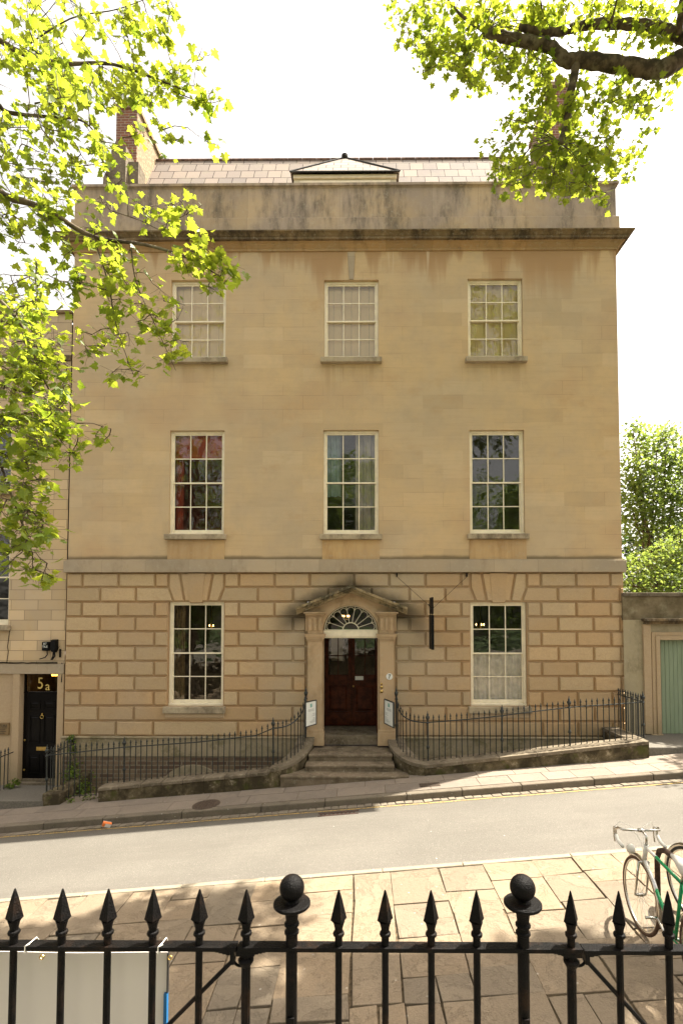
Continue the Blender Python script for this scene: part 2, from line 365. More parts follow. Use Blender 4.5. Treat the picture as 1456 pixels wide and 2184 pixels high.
simple('curtain_brown', (0.3, 0.21, 0.11), 0.9, var=0.2, scale=8, bump=0.1)
simple('curtain_grey', (0.62, 0.56, 0.5), 0.9, var=0.12, scale=4, bump=0.1)
simple('curtain_blue', (0.36, 0.5, 0.52), 0.9, var=0.12, scale=4, bump=0.1)
simple('net_curtain', (0.88, 0.84, 0.8), 0.9, var=0.08, scale=10, bump=0.1)
simple('notice_white', (0.72, 0.73, 0.68), 0.5, var=0.03, scale=8, bump=0)
simple('notice_teal', (0.02, 0.28, 0.22), 0.5, var=0.05, scale=8, bump=0)
simple('ink_grey', (0.3, 0.31, 0.29), 0.6, var=0.05, scale=8, bump=0)
simple('ink_black', (0.015, 0.015, 0.015), 0.6, var=0.05, scale=8, bump=0)
simple('gilt', (0.62, 0.46, 0.14), 0.4, var=0.05, scale=8, bump=0)
simple('plaque_wood', (0.22, 0.14, 0.06), 0.5, var=0.1, scale=8, bump=0.05)
simple('litter_orange', (0.75, 0.2, 0.05), 0.5, var=0.05, scale=8, bump=0)
simple('litter_white', (0.7, 0.68, 0.65), 0.5, var=0.05, scale=8, bump=0)
simple('banner_white', (0.66, 0.61, 0.58), 0.55, var=0.03, scale=2, bump=0.05)
simple('banner_blue', (0.012, 0.13, 0.33), 0.5, var=0.03, scale=2, bump=0)
simple('manhole_iron', (0.1, 0.07, 0.05), 0.7, var=0.3, scale=50, bump=0.6)
simple('path_stone', (0.16, 0.145, 0.12), 0.9, var=0.15, scale=40, bump=0.6)
simple('lawn', (0.07, 0.11, 0.03), 0.95, var=0.3, scale=5, bump=0.6)
simple('lead', (0.05, 0.048, 0.045), 0.8, var=0.2, scale=10, bump=0.2, spec=.15)
simple('ridge_tile', (0.2, 0.12, 0.09), 0.8, var=0.3, scale=10, bump=0.4)

def planks():
    n = NT('gate_green_paint')
    c = n.mix(n.ramp(n.noise(3, 5, 0.6, n.scaled(1, 1, 0.3)), 0.3, 0.7), (0.2, 0.255, 0.165), (0.24, 0.295, 0.2))
    c = n.mix(n.ramp(n.noise(7, 6, 0.7, n.scaled(1, 1, 0.25)), 0.62, 0.72, 0, 0.6), c, (0.3, 0.27, 0.22))
    n.bump(n.noise(20, 4, 0.6, n.scaled(1, 1, 0.1)), 0.3, 0.004)
    return n.done(c, 0.7)
M['gate_green'] = planks()

def glass(name, tint=0.95, rough=0.0, refl=0.13, wob=0.4):
    n = NT(name); t = n.t
    n.t.nodes.remove(n.b)
    fr = t.nodes.new('ShaderNodeFresnel'); fr.inputs[0].default_value = 1.5
    gl = t.nodes.new('ShaderNodeBsdfGlossy'); gl.inputs['Roughness'].default_value = rough
    gl.inputs['Color'].default_value = (0.95, 0.95, 0.93, 1)
    tr = t.nodes.new('ShaderNodeBsdfTransparent'); tr.inputs[0].default_value = (tint, tint * 0.99, tint * 0.95, 1)
    bp = t.nodes.new('ShaderNodeBump'); bp.inputs['Strength'].default_value = wob; bp.inputs['Distance'].default_value = 0.02
    n.link(n.noise(2.6, 2, 0.5), bp.inputs['Height'])
    n.link(bp.outputs[0], gl.inputs['Normal'])
    mx = t.nodes.new('ShaderNodeMixShader')
    fac = n.math('ADD', n.math('MULTIPLY', fr.outputs[0], 1.2), refl - 0.048, clamp=True)
    n.link(fac, mx.inputs[0]); n.link(tr.outputs[0], mx.inputs[1]); n.link(gl.outputs[0], mx.inputs[2])
    n.link(mx.outputs[0], n.out.inputs[0]); return n.m
M['glass'] = glass('old_window_glass', refl=0.08, rough=0.035)

def emis(name, c, s):
    m = bpy.data.materials.new(name); m.use_nodes = True; t = m.node_tree; t.nodes.clear()
    e = t.nodes.new('ShaderNodeEmission'); e.inputs[0].default_value = (*c, 1); e.inputs[1].default_value = s
    o = t.nodes.new('ShaderNodeOutputMaterial'); t.links.new(e.outputs[0], o.inputs[0]); M[name] = m
emis('bulb_glow', (1.0, 0.6, 0.2), 5.0)
emis('strip_glow', (1.0, 0.5, 0.05), 3.0)

def leafmat(name, c1, c2, t1, t2, trf=0.55, rough=0.45):
    n = NT(name); t = n.t
    a = n.attr('tint')
    cd = n.mix(a, c1, c2); ct = n.mix(a, t1, t2)
    n.link(cd, n.b.inputs['Base Color']); n.b.inputs['Roughness'].default_value = rough
    n.b.inputs['Specular IOR Level'].default_value = 0.35
    tl = t.nodes.new('ShaderNodeBsdfTranslucent'); n.link(ct, tl.inputs[0])
    mx = t.nodes.new('ShaderNodeMixShader'); mx.inputs[0].default_value = trf
    n.link(n.b.outputs[0], mx.inputs[1]); n.link(tl.outputs[0], mx.inputs[2]); n.link(mx.outputs[0], n.out.inputs[0])
    return n.m
M['leaf'] = leafmat('plane_leaf', (0.075, 0.125, 0.02), (0.14, 0.19, 0.035), (0.30, 0.42, 0.03), (0.60, 0.64, 0.05), 0.52)
M['leaf_bg'] = leafmat('garden_leaf', (0.06, 0.11, 0.025), (0.13, 0.19, 0.05), (0.25, 0.36, 0.05), (0.42, 0.5, 0.1), 0.45)
M['leaf_dark'] = leafmat('dark_leaf', (0.025, 0.05, 0.012), (0.05, 0.09, 0.02), (0.06, 0.12, 0.02), (0.1, 0.17, 0.03), 0.35)
M['ivy'] = leafmat('ivy_leaf', (0.06, 0.1, 0.015), (0.13, 0.19, 0.02), (0.12, 0.2, 0.02), (0.22, 0.28, 0.03), 0.35)

# ------------------------------------------------------------------ mesh helpers
class MB:
    def __init__(s): s.v = []; s.f = []; s.t = []; s.mi = []
    def add(s, vs, fs, tint=0.5, mi=0):
        o = len(s.v); s.v.extend([tuple(v) for v in vs])
        for f in fs: s.f.append(tuple(i + o for i in f)); s.t.append(tint); s.mi.append(mi)
    def box(s, x0, x1, y0, y1, z0, z1, tint=0.5, mi=0):
        if x0 > x1: x0, x1 = x1, x0
        if y0 > y1: y0, y1 = y1, y0
        if z0 > z1: z0, z1 = z1, z0
        vs = [(x0,y0,z0),(x1,y0,z0),(x1,y1,z0),(x0,y1,z0),(x0,y0,z1),(x1,y0,z1),(x1,y1,z1),(x0,y1,z1)]
        s.add(vs, [(0,3,2,1),(4,5,6,7),(0,1,5,4),(1,2,6,5),(2,3,7,6),(3,0,4,7)], tint, mi)
    def hexa(s, vs, tint=0.5, mi=0):            # bottom four then top four, both counter-clockwise from above
        s.add(vs, [(0,3,2,1),(4,5,6,7),(0,1,5,4),(1,2,6,5),(2,3,7,6),(3,0,4,7)], tint, mi)
    def slopebox(s, x0, x1, y0, y1, h, ztop, tint=0.5, mi=0):      # ztop(x) top surface, h thick
        a, b = ztop(x0), ztop(x1)
        s.hexa([(x0,y0,a-h),(x1,y0,b-h),(x1,y1,b-h),(x0,y1,a-h),(x0,y0,a),(x1,y0,b),(x1,y1,b),(x0,y1,a)], tint, mi)
    def prism(s, poly, y0, y1, inset=0.0, tint=0.5, mi=0):
        """poly: (x,z) list, counter-clockwise seen from -Y; back face at y1, front face at y0 shrunk by inset"""
        n = len(poly)
        def shrink(p, d):
            res = []
            for i in range(n):
                a = Vector(p[i - 1]); b = Vector(p[i]); c = Vector(p[(i + 1) % n])
                e1 = (b - a).normalized(); e2 = (c - b).normalized()
                n1 = Vector((-e1.y, e1.x)); n2 = Vector((-e2.y, e2.x))
                m = (n1 + n2); k = m.length
                if k < 1e-6: res.append(b); continue
                m /= k; cs = max(0.35, m.dot(n1)); res.append(b + m * (d / cs))
            return res
        fr = shrink(poly, inset) if inset else [Vector(p) for p in poly]
        vs = [(p[0], y0, p[1]) for p in fr] + [(p[0], y1, p[1]) for p in poly]
        fs = [tuple(range(n))] + [(i, i + n, (i + 1) % n + n, (i + 1) % n) for i in range(n)] + [tuple(range(2 * n - 1, n - 1, -1))]
        s.add(vs, fs, tint, mi)
    def tube(s, pts, rad, seg=8, tint=0.5, mi=0, cap=True):
        pts = [Vector(p) for p in pts]; n = len(pts)
        if not isinstance(rad, (list, tuple)): rad = [rad] * n
        d0 = (pts[1] - pts[0]).normalized()
        up = Vector((0, 0, 1)) if abs(d0.z) < 0.9 else Vector((1, 0, 0))
        nx = d0.cross(up).normalized()
        vs = []
        for i, p in enumerate(pts):
            d = (pts[min(i + 1, n - 1)] - pts[max(i - 1, 0)])
            if d.length < 1e-9: d = d0
            d.normalize()
            nx = (nx - d * nx.dot(d))
            nx = nx.normalized() if nx.length > 1e-6 else d.orthogonal().normalized()
            ny = d.cross(nx)
            for k in range(seg):
                a = 2 * math.pi * k / seg
                vs.append(p + (nx * math.cos(a) + ny * math.sin(a)) * rad[i])
        fs = []
        for i in range(n - 1):
            for k in range(seg):
                a = i * seg + k; b = i * seg + (k + 1) % seg
                fs.append((a, b, b + seg, a + seg))
        if cap: fs.append(tuple(range(seg - 1, -1, -1))); fs.append(tuple((n - 1) * seg + k for k in range(seg)))
        s.add(vs, fs, tint, mi)
    def lathe(s, prof, loc, seg=16, ang=0.0, sy=1.0, tint=0.5, mi=0):   # prof: (r, z) bottom to top
        vs = []; L = Vector(loc)
        for r, z in prof:
            for k in range(seg):
                a = ang + 2 * math.pi * k / seg
                vs.append(L + Vector((max(r, 1e-4) * math.cos(a), sy * max(r, 1e-4) * math.sin(a), z)))
        fs = []
        for i in range(len(prof) - 1):
            for k in range(seg):
                a = i * seg + k; b = i * seg + (k + 1) % seg
                fs.append((a, b, b + seg, a + seg))
        fs.append(tuple(range(seg - 1, -1, -1))); fs.append(tuple((len(prof) - 1) * seg + k for k in range(seg)))
        s.add(vs, fs, tint, mi)
    def build(s, name, mat, parent=None, smooth=False, bevel=0.0, weld=False, origin=None):
        me = bpy.data.meshes.new(name)
        if parent is not None:
            pl = Vector(parent.get('_o', (0, 0, 0)))
        else: pl = Vector(origin or (0, 0, 0))
        me.from_pydata([Vector(v) - pl for v in s.v], [], s.f)
        mats = mat if isinstance(mat, list) else [mat]
        for m in mats: me.materials.append(M[m] if isinstance(m, str) else m)
        a = me.attributes.new('tint', 'FLOAT', 'FACE'); a.data.foreach_set('value', s.t)
        me.polygons.foreach_set('material_index', s.mi)
        if smooth: me.polygons.foreach_set('use_smooth', [True] * len(me.polygons))
        me.update()
        o = bpy.data.objects.new(name, me); col.objects.link(o)
        if parent is not None:
            o.parent = parent; o['_o'] = tuple(pl)
        else:
            o.location = pl; o['_o'] = tuple(pl)
        if bevel:
            b = o.modifiers.new('bevel', 'BEVEL'); b.width = bevel; b.segments = 2; b.limit_method = 'ANGLE'; b.angle_limit = R(40)
            b.harden_normals = False
        return o

def smooth_by_angle(o, ang=40):
    me = o.data
    me.polygons.foreach_set('use_smooth', [True] * len(me.polygons))
    try: me.set_sharp_from_angle(angle=R(ang))
    except Exception: pass
    return o

def tag(o, label=None, cat=None, group=None, kind=None):
    if label: o['label'] = label
    if cat: o['category'] = cat
    if group: o['group'] = group
    if kind: o['kind'] = kind
    return o
def thing(name, loc, label, cat, group=None):
    o = bpy.data.objects.new(name, None); col.objects.link(o)
    o.empty_display_size = 0.2
    o.location = loc; o['_o'] = tuple(loc)
    return tag(o, label, cat, group)
def copy_tree(o, parent=None):
    c = o.copy(); col.objects.link(c)
    if parent is not None: c.parent = parent
    for ch in list(o.children): copy_tree(ch, c)
    return c
def text_mesh(name, body, size, loc, mat, parent=None, extrude=0.003, align='CENTER', sx=1.0):
    cu = bpy.data.curves.new('t', 'FONT'); cu.body = body; cu.size = size; cu.extrude = extrude
    cu.align_x = align; cu.align_y = 'CENTER'
    to = bpy.data.objects.new('t', cu); col.objects.link(to)
    dg = bpy.context.evaluated_depsgraph_get(); dg.update()
    me = bpy.data.meshes.new_from_object(to.evaluated_get(dg))
    bpy.data.objects.remove(to)
    mb = MB()
    L = Vector(loc)
    vs = [L + Vector((v.co.x * sx, -v.co.z, v.co.y)) for v in me.vertices]
    mb.add(vs, [tuple(p.vertices) for p in me.polygons])
    return mb.build(name, mat, parent)

# ------------------------------------------------------------------ levels of the ground
YW = 11.06                                     # front of the dwarf walls
GA = P(775, 1666, YW).z                        # far pavement level at x = 0
def zfar(x): return GA + SL * x
YK = RG(775, 1701, GA).y                       # far kerb edge
RFAR = P(775, 1717, YK).z                      # road at the far kerb
YN = RG(775, 1855, 0.0).y                      # near kerb edge
RNEAR = -0.11
def znear(x): return SL * x
def zroad(x, y):
    t = (y - YN) / (YK - YN); return RNEAR + (RFAR - RNEAR) * t + SL * x
XL, XR = -24.0, 24.0

# road
mb = MB()
nx, ny = 48, 6
for j in range(ny):
    for i in range(nx):
        x0 = XL + (XR - XL) * i / nx; x1 = XL + (XR - XL) * (i + 1) / nx
        y0 = YN - 0.05 + (YK + 0.05 - YN + 0.05) * j / ny; y1 = YN - 0.05 + (YK + 0.1 - YN) * (j + 1) / ny
        mb.add([(x0, y0, zroad(x0, y0)), (x1, y0, zroad(x1, y0)), (x1, y1, zroad(x1, y1)), (x0, y1, zroad(x0, y1))], [(0, 1, 2, 3)])
tag(mb.build('road', 'asphalt'), kind='structure')
# yellow line and setts in the far gutter
yl = YK - 0.30
mb = MB()
for i in range(96):
    x0 = XL + 0.5 * i; x1 = x0 + 0.5
    a = 0.004 * math.sin(i * 1.7); b = 0.004 * math.sin((i + 1) * 1.7)
    mb.add([(x0, yl + a, zroad(x0, yl) + .006), (x1, yl + b, zroad(x1, yl) + .006), (x1, yl + .055 + b, zroad(x1, yl + .055) + .006), (x0, yl + .055 + a, zroad(x0, yl + .055) + .006)], [(0, 1, 2, 3)])
tag(mb.build('road_marking', 'yellow'), kind='structure')
mb = MB(); x = -12.0
rs = random.Random(3)
while x < 10:
    l = rs.uniform(0.13, 0.2); d = rs.uniform(0.15, 0.2)
    y0 = YK - 0.005 - d; y1 = YK - 0.005; h = rs.uniform(0.012, 0.026)
    z = lambda xx, yy: zroad(xx, yy) + h
    q = rs.uniform(-.02, .02)
    mb.hexa([(x+.008, y0+q, z(x, y0)-.08), (x+l-.008, y0, z(x+l, y0)-.08), (x+l-.008, y1, z(x+l, y1)-.08), (x+.008, y1, z(x, y1)-.08),
             (x+.008, y0+q, z(x, y0)-.006), (x+l-.008, y0, z(x+l, y0)-.006), (x+l-.008, y1, z(x+l, y1)), (x+.008, y1, z(x, y1))], rs.random())
    x += l
tag(mb.build('gutter_setts', 'sett', bevel=0.006), kind='structure')
# far kerb
mb = MB(); x = -13.0
while x < 12:
    l = rs.uniform(1.0, 1.6); o = rs.uniform(-.006, .006)
    mb.slopebox(x + .004, x + l - .004, YK + o, YK + 0.16, 0.5, lambda q: zfar(q) + o * .5, rs.random())
    x += l
tag(mb.build('kerb', 'kerb', bevel=0.02), kind='structure')
# far pavement flags: rows parallel to the kerb, joints skewed a little by the slope
mb = MB()
mbd = MB()
mbd.slopebox(-24, 24, YK + .1, F + 0.4, 0.4, lambda q: zfar(q) - 0.012)
tag(mbd.build('pavement_bed', 'joint_dirt'), kind='structure')
ya = YK + 0.164
rows = [(ya, ya + 0.48), (ya + 0.486, ya + 0.99), (ya + 0.996, ya + 1.5)]
for r, (y0, y1) in enumerate(rows):
    x = -13.0 + r * 0.37
    while x < 12:
        l = rs.uniform(0.55, 1.0); e = rs.uniform(-.003, .003); ti = rs.random()
        mb.slopebox(x + .004, x + l - .004, y0 + .003, y1 - .003, 0.06, lambda q: zfar(q) + e, ti)
        x += l
tag(mb.build('pavement', 'flag_far', bevel=0.004), kind='structure')
# ground beyond
mb = MB()
def zg(x): return max(-24, min(24, x)) * SL - 0.95
xs = [-1500, -24, -10, 0, 10, 24, 1500]; ys = [-1500, -20, -6.0, 3.0, 8.0, 12.6, 60, 1500]
for i in range(6):
    for j in range(7):
        x0, x1, y0, y1 = xs[i], xs[i+1], ys[j], ys[j+1]
        mb.add([(x0,y0,zg(x0)),(x1,y0,zg(x1)),(x1,y1,zg(x1)),(x0,y1,zg(x0))], [(0,1,2,3)])
tag(mb.build('ground', 'soil'), kind='structure')

# near pavement: York stone flags laid in strips square to the kerb
mb = MB(); md = MB()
md.slopebox(-14, 14, 0.6, YN - 0.06, 0.5, lambda q: znear(q) - 0.02)
tag(md.build('near_pavement_bed', 'joint_dirt'), kind='structure')
rs = random.Random(11)
x = -9.0
while x < 10:
    wd = rs.uniform(0.40, 0.66); y = YN - 0.095
    while y > 0.7:
        ln = rs.uniform(0.25, 0.85) if y > 4.6 else rs.uniform(0.18, 0.55)
        e = rs.uniform(-.006, .006); g = rs.uniform(.002, .009); ti = rs.random()
        wds = [wd]
        if y < 4.9 and rs.random() < .35: wds = [wd * .5, wd * .5]
        xx = x
        for w1 in wds:
            j = [rs.uniform(-.014, .014) for _ in range(8)]
            a, b, c, d = (xx + g + j[0], y - ln + g + j[1]), (xx + w1 - g + j[2], y - ln + g + j[3]), (xx + w1 - g + j[4], y - g + j[5]), (xx + g + j[6], y - g + j[7])
            zt = [znear(p[0]) + e + rs.uniform(-.003, .003) for p in (a, b, c, d)]
            mb.hexa([(*p, znear(p[0]) - .07) for p in (a, b, c, d)] + [(p[0], p[1], zz) for p, zz in zip((a, b, c, d), zt)], min(1, max(0, ti + rs.uniform(-.1, .1))))
            xx += w1
        y -= ln
    x += wd
tag(mb.build('near_pavement', 'flag_near', bevel=0.006), kind='structure')
mb = MB(); x = -12.0
while x < 12:
    l = rs.uniform(0.9, 1.5); o = rs.uniform(-.005, .005)
    mb.slopebox(x + .003, x + l - .003, YN - 0.085, YN + o, 0.4, lambda q: znear(q) + 0.004, rs.random())
    x += l
tag(mb.build('near_kerb', 'kerb_pale', bevel=0.012), kind='structure')

# ------------------------------------------------------------------ the house
HX0 = P(146, 1180, F).x; HX1 = P(1325, 1180, F).x
house = thing('town_house', (0, F, zfar(0)), 'tall three storey pale stone house with rusticated ground floor and pedimented doorway', 'house')
RX0 = P(140, 1400, F).x; RX1 = P(1331, 1400, F).x
def rectpx(l, t, r, b, Y=F):
    a = P(l, (t + b) / 2, Y); c = P(r, (t + b) / 2, Y)
    return (a.x, c.x, P((l + r) / 2, b, Y).z, P((l + r) / 2, t, Y).z)   # x0,x1,z0,z1
W2 = [rectpx(364, 597, 481, 766), rectpx(691, 597, 807, 765), rectpx(997, 594, 1114, 764)]
W1 = [rectpx(362, 918, 479, 1140), rectpx(689, 917, 807, 1140), rectpx(1001, 917, 1118, 1139)]
W0 = [rectpx(359, 1283, 477, 1506), rectpx(1003, 1284, 1123, 1506)]
# align columns so that jambs are vertical
for c in range(3):
    m0 = (W2[c][0] + W2[c][1] + W1[c][0] + W1[c][1]) / 4
    for Wd in (W2, W1):
        hw = (Wd[c][1] - Wd[c][0]) / 2; mc = (Wd[c][0] + Wd[c][1]) / 2 * .5 + m0 * .5
        Wd[c] = (mc - hw, mc + hw, Wd[c][2], Wd[c][3])
Z_TOP = P(748, 392, F).z
def wall_grid(mb, x0, x1, z0, z1, holes, y, depth=0.14, tint=0.5):
    xs = sorted(set([x0, x1] + [h[0] for h in holes] + [h[1] for h in holes]))
    zs = sorted(set([z0, z1] + [h[2] for h in holes] + [h[3] for h in holes]))
    for i in range(len(xs) - 1):
        for j in range(len(zs) - 1):
            cx = (xs[i] + xs[i+1]) / 2; cz = (zs[j] + zs[j+1]) / 2
            if any(h[0] < cx < h[1] and h[2] < cz < h[3] for h in holes): continue
            mb.add([(xs[i], y, zs[j]), (xs[i+1], y, zs[j]), (xs[i+1], y, zs[j+1]), (xs[i], y, zs[j+1])], [(0, 1, 2, 3)], tint)
    for h in holes:
        a, b, c, d = h; y1 = y + depth
        mb.add([(a,y,c),(b,y,c),(b,y1,c),(a,y1,c)], [(0,3,2,1)], tint)
        mb.add([(a,y,d),(b,y,d),(b,y1,d),(a,y1,d)], [(0,1,2,3)], tint)
        mb.add([(a,y,c),(a,y1,c),(a,y1,d),(a,y,d)], [(0,1,2,3)], tint)
        mb.add([(b,y,c),(b,y1,c),(b,y1,d),(b,y,d)], [(0,3,2,1)], tint)
HB = 10.0                                      # depth of the house
mb = MB()
wall_grid(mb, HX0, HX1, Z_STR_T - 0.02, Z_CORN + 0.1, W2 + W1, F)
# side and back walls
for xx, flip in ((HX0, False), (HX1, True)):
    q = [(xx, F, Z_STR_T - .02), (xx, F + HB, Z_STR_T - .02), (xx, F + HB, Z_CORN + .1), (xx, F, Z_CORN + .1)]
    mb.add(q, [(0, 1, 2, 3) if flip else (3, 2, 1, 0)])
mb.add([(HX0, F+HB, Z_STR_T), (HX1, F+HB, Z_STR_T), (HX1, F+HB, Z_CORN), (HX0, F+HB, Z_CORN)], [(3, 2, 1, 0)])
mb.build('wall', 'ashlar', house)
# ground floor backing wall
Z_PL = P(748, 1570, F).z                       # top of the plinth band
DX0, DX1 = P(689, 1450, F).x, P(806, 1450, F).x
PX0, PX1 = P(653, 1450, F).x, P(843, 1450, F).x
Z_DT = P(748, 1360, F).z; Z_ARC = P(748, 1345, F).z; Z_ARCT = P(748, 1292, F).z
Z_LAND = P(748, 1589, F - 0.2).z
mb = MB()
doorhole = (PX0, PX1, Z_LAND - 0.3, Z_ARCT + 0.13)
zb = zfar(HX0) - 1.5
wall_grid(mb, RX0, RX1, zb, Z_STR_B + 0.05, [W0[0], W0[1], doorhole], F + 0.004, 0.18, 0.3)
for xx, flip in ((RX0, False), (RX1, True)):
    q = [(xx, F + .004, zb), (xx, F + HB, zb), (xx, F + HB, Z_STR_B + .05), (xx, F + .004, Z_STR_B + .05)]
    mb.add(q, [(0, 1, 2, 3) if flip else (3, 2, 1, 0)])
mb.build('ground_floor_wall', 'rustic_back', house)
# rusticated blocks
NC = 11
zc = [Z_STR_B + (Z_PL - Z_STR_B) * i / NC for i in range(NC + 1)]
zc[0] = Z_STR_B - 0.005
rs = random.Random(5)
mb = MB()
def fx(px): return P(px, 1400, F).x
joints = {0: [174.6, 251.6, 330, 509, 585, 660, 755, 830, 907, 983, 1153.5, 1228.6, 1302],
          1: [213, 289, 549, 625, 700, 792, 873, 949, 1189.5, 1264.6, 1322]}
def block(poly, t=None):
    mb.prism(poly, F - 0.044 + rs.uniform(-.005, .005), F + 0.03, 0.033, rs.random() if t is None else t)
for r in range(NC):
    zt, zbm = zc[r], zc[r + 1]
    js = [RX0] + [fx(v) for v in joints[r % 2]] + [RX1]
    gaps = []
    if r < 2:
        for wdw in W0: gaps.append((wdw[0] - 0.005, wdw[1] + 0.005, 'v'))
    elif zt > W0[0][2] + 0.02:
        for wdw in W0: gaps.append((wdw[0], wdw[1], 'w'))
    if zbm < Z_ARCT + 0.1 or True:
        if zt < Z_ARCT + 0.3: gaps.append((PX0, PX1, 'd'))
    js2 = set(js)
    for a, b, k in gaps:
        js2 = {j for j in js2 if not (a - 0.12 < j < b + 0.12)} | {a, b}
    js2 = sorted(js2)
    for a, b in zip(js2[:-1], js2[1:]):
        m = (a + b) / 2
        if any(ga < m < gb for ga, gb, k in gaps): continue
        if b - a < 0.06: continue
        g = 0.006
        poly = [(a + g, zbm + g), (b - g, zbm + g), (b - g, zt - g), (a + g, zt - g)]
        if r == 1:                              # blocks beside the flat arches lean over them
            for wa, wb, k in gaps:
                if k == 'v' and abs(b - wa) < .01: poly[1] = (b - g + 0.13, zbm + g)
                if k == 'v' and abs(a - wb) < .01: poly[0] = (a + g - 0.13, zbm + g)
        block(poly)
# flat-arch stones over the two windows
for wdw in W0:
    wa, wb = wdw[0] - 0.005, wdw[1] + 0.005; zt, zm, zl = zc[0] - .006, zc[1], zc[2] + .006
    mid = (wa + wb) / 2; W = wb - wa
    tops = [wa + .006, wa + W * .20, wa + W * .335, wa + W * .665, wa + W * .80, wb - .006]
    bots = [wa + .145, wa + W * .285, wa + W * .385, wa + W * .615, wa + W * .715, wb - .145]
    bots = [wa + .006 + .13, wa + W * .29, wa + W * .38, wa + W * .62, wa + W * .71, wb - .006 - .13]
    g = .006
    block([(bots[0], zl), (bots[1] - g, zl), (tops[1] - g, zt), (tops[0], zt), (tops[0], zm)])
    block([(bots[1] + g, zl), (bots[4] - g, zl), (tops[4] - g, zt), (tops[1] + g, zt)], .35)
    block([(bots[4] + g, zl), (bots[5], zl), (tops[5], zm), (tops[5], zt), (tops[4] + g, zt)])
    mb.prism([(bots[2], zl - .03), (bots[3], zl - .03), (tops[3], zt - .002), (tops[2], zt - .002)], F - .055, F + .02, .014, .3)
mb.build('rusticated_blocks', 'rustic', house)
# plinth band and basement
mb = MB()
zpb = P(300, 1612, F).z
for a, b in ((RX0 - .03, PX0 - .02), (PX1 + .02, RX1 + .03)):
    mb.box(a, b, F - 0.05, F + .04, zpb - (0.0 if a < 0 else 0.35), Z_PL - 0.006)
    mb.box(a - .01, b, F - 0.08, F + .03, Z_PL - 0.045, Z_PL - 0.012)
mb.build('plinth', 'plinth', house, bevel=0.006)
mb = MB()
mb.box(RX0, PX0, F - .03, F + .04, zb, zpb); mb.box(PX1, RX1, F - .03, F + .04, zb, zpb - .35)
mb.build('basement_wall', 'basebrick', house)
# segmental arch of the basement window, low behind the left railing
mb = MB(); c = P(412, 1668, F); rr = 0.9
pts = [(c.x + rr * math.sin(R(a)) * .95, c.z - 0.35 + 0.78 * math.cos(R(a))) for a in range(70, -71, -10)]
mb.prism([(pts[-1][0], c.z - .5), (pts[0][0], c.z - .5)] + pts, F - .055, F, .01)
o = mb.build('basement_window', 'plinth', house)
mb = MB()
mb.prism([(c.x - .5, c.z - .6), (c.x + .5, c.z - .6), (c.x + .5, c.z - .1), (c.x + .3, c.z + .08), (c.x, c.z + .14), (c.x - .3, c.z + .08), (c.x - .5, c.z - .1)], F - .075, F - .055)
mb.build('opening', 'ink_black', o)  # solid black panel standing for the dark inside of the window
# string course
mb = MB()
mb.box(RX0 - .03, RX1 + .03, F - .12, F + .05, Z_STR_B, Z_STR_T)
mb.box(RX0 + .02, RX1 - .02, F - .08, F + .04, Z_STR_T, Z_STR_T + .03)
for sx in (RX0 - .03, RX1 + .03):
    mb.box(sx - .002 if sx < 0 else sx - .05, sx + .05 if sx < 0 else sx + .002, F + .05, F + HB, Z_STR_B, Z_STR_T)
mb.build('string_course', 'string', house, bevel=0.008)
# cornice profile swept along front and both sides
def sweep_profile(name, prof, mat, parent):
    """prof: (projection, z) from bottom to top; runs along left side, front, right side"""
    mb = MB(); n = len(prof)
    ring = []
    for p, z in prof: ring.append([(HX0 - p, F + HB, z), (HX0 - p, F - p, z), (HX1 + p, F - p, z), (HX1 + p, F + HB, z)])
    for i in range(n - 1):
        for k in range(3):
            a, b, c, d = ring[i][k], ring[i][k+1], ring[i+1][k+1], ring[i+1][k]
            mb.add([a, b, c, d], [(0, 1, 2, 3)])
    return mb.build(name, mat, parent)
ZC1 = P(748, 534, F).z; ZC2 = P(748, 489, F - .32).z
h = ZC2 - ZC1
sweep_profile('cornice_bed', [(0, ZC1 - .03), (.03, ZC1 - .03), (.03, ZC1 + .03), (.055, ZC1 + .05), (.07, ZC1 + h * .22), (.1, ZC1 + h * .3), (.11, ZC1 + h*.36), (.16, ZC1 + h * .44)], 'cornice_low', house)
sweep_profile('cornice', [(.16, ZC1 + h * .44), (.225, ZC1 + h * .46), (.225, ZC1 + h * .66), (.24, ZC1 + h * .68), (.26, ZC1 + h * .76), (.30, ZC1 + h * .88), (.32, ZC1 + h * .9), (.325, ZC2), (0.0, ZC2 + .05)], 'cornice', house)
ZP1 = P(748, 463, F - .06).z; ZP2 = P(748, 401, F - .02).z; ZP3 = P(748, 390, F - .06).z
sweep_profile('parapet', [(.07, ZC2 + .02), (.07, ZP1 - .02), (.05, ZP1), (0.015, ZP1 + .01), (0.015, ZP2), (.045, ZP2 + .03), (.075, ZP2 + .035), (.075, ZP3), (-.35, ZP3 + .02), (-.35, ZC1)], 'parapet', house)
# flat behind the parapet
mb = MB(); mb.box(HX0, HX1, F + .3, F + HB, Z_CORN - .3, Z_CORN - .1); mb.build('roof_deck', 'lead', house)
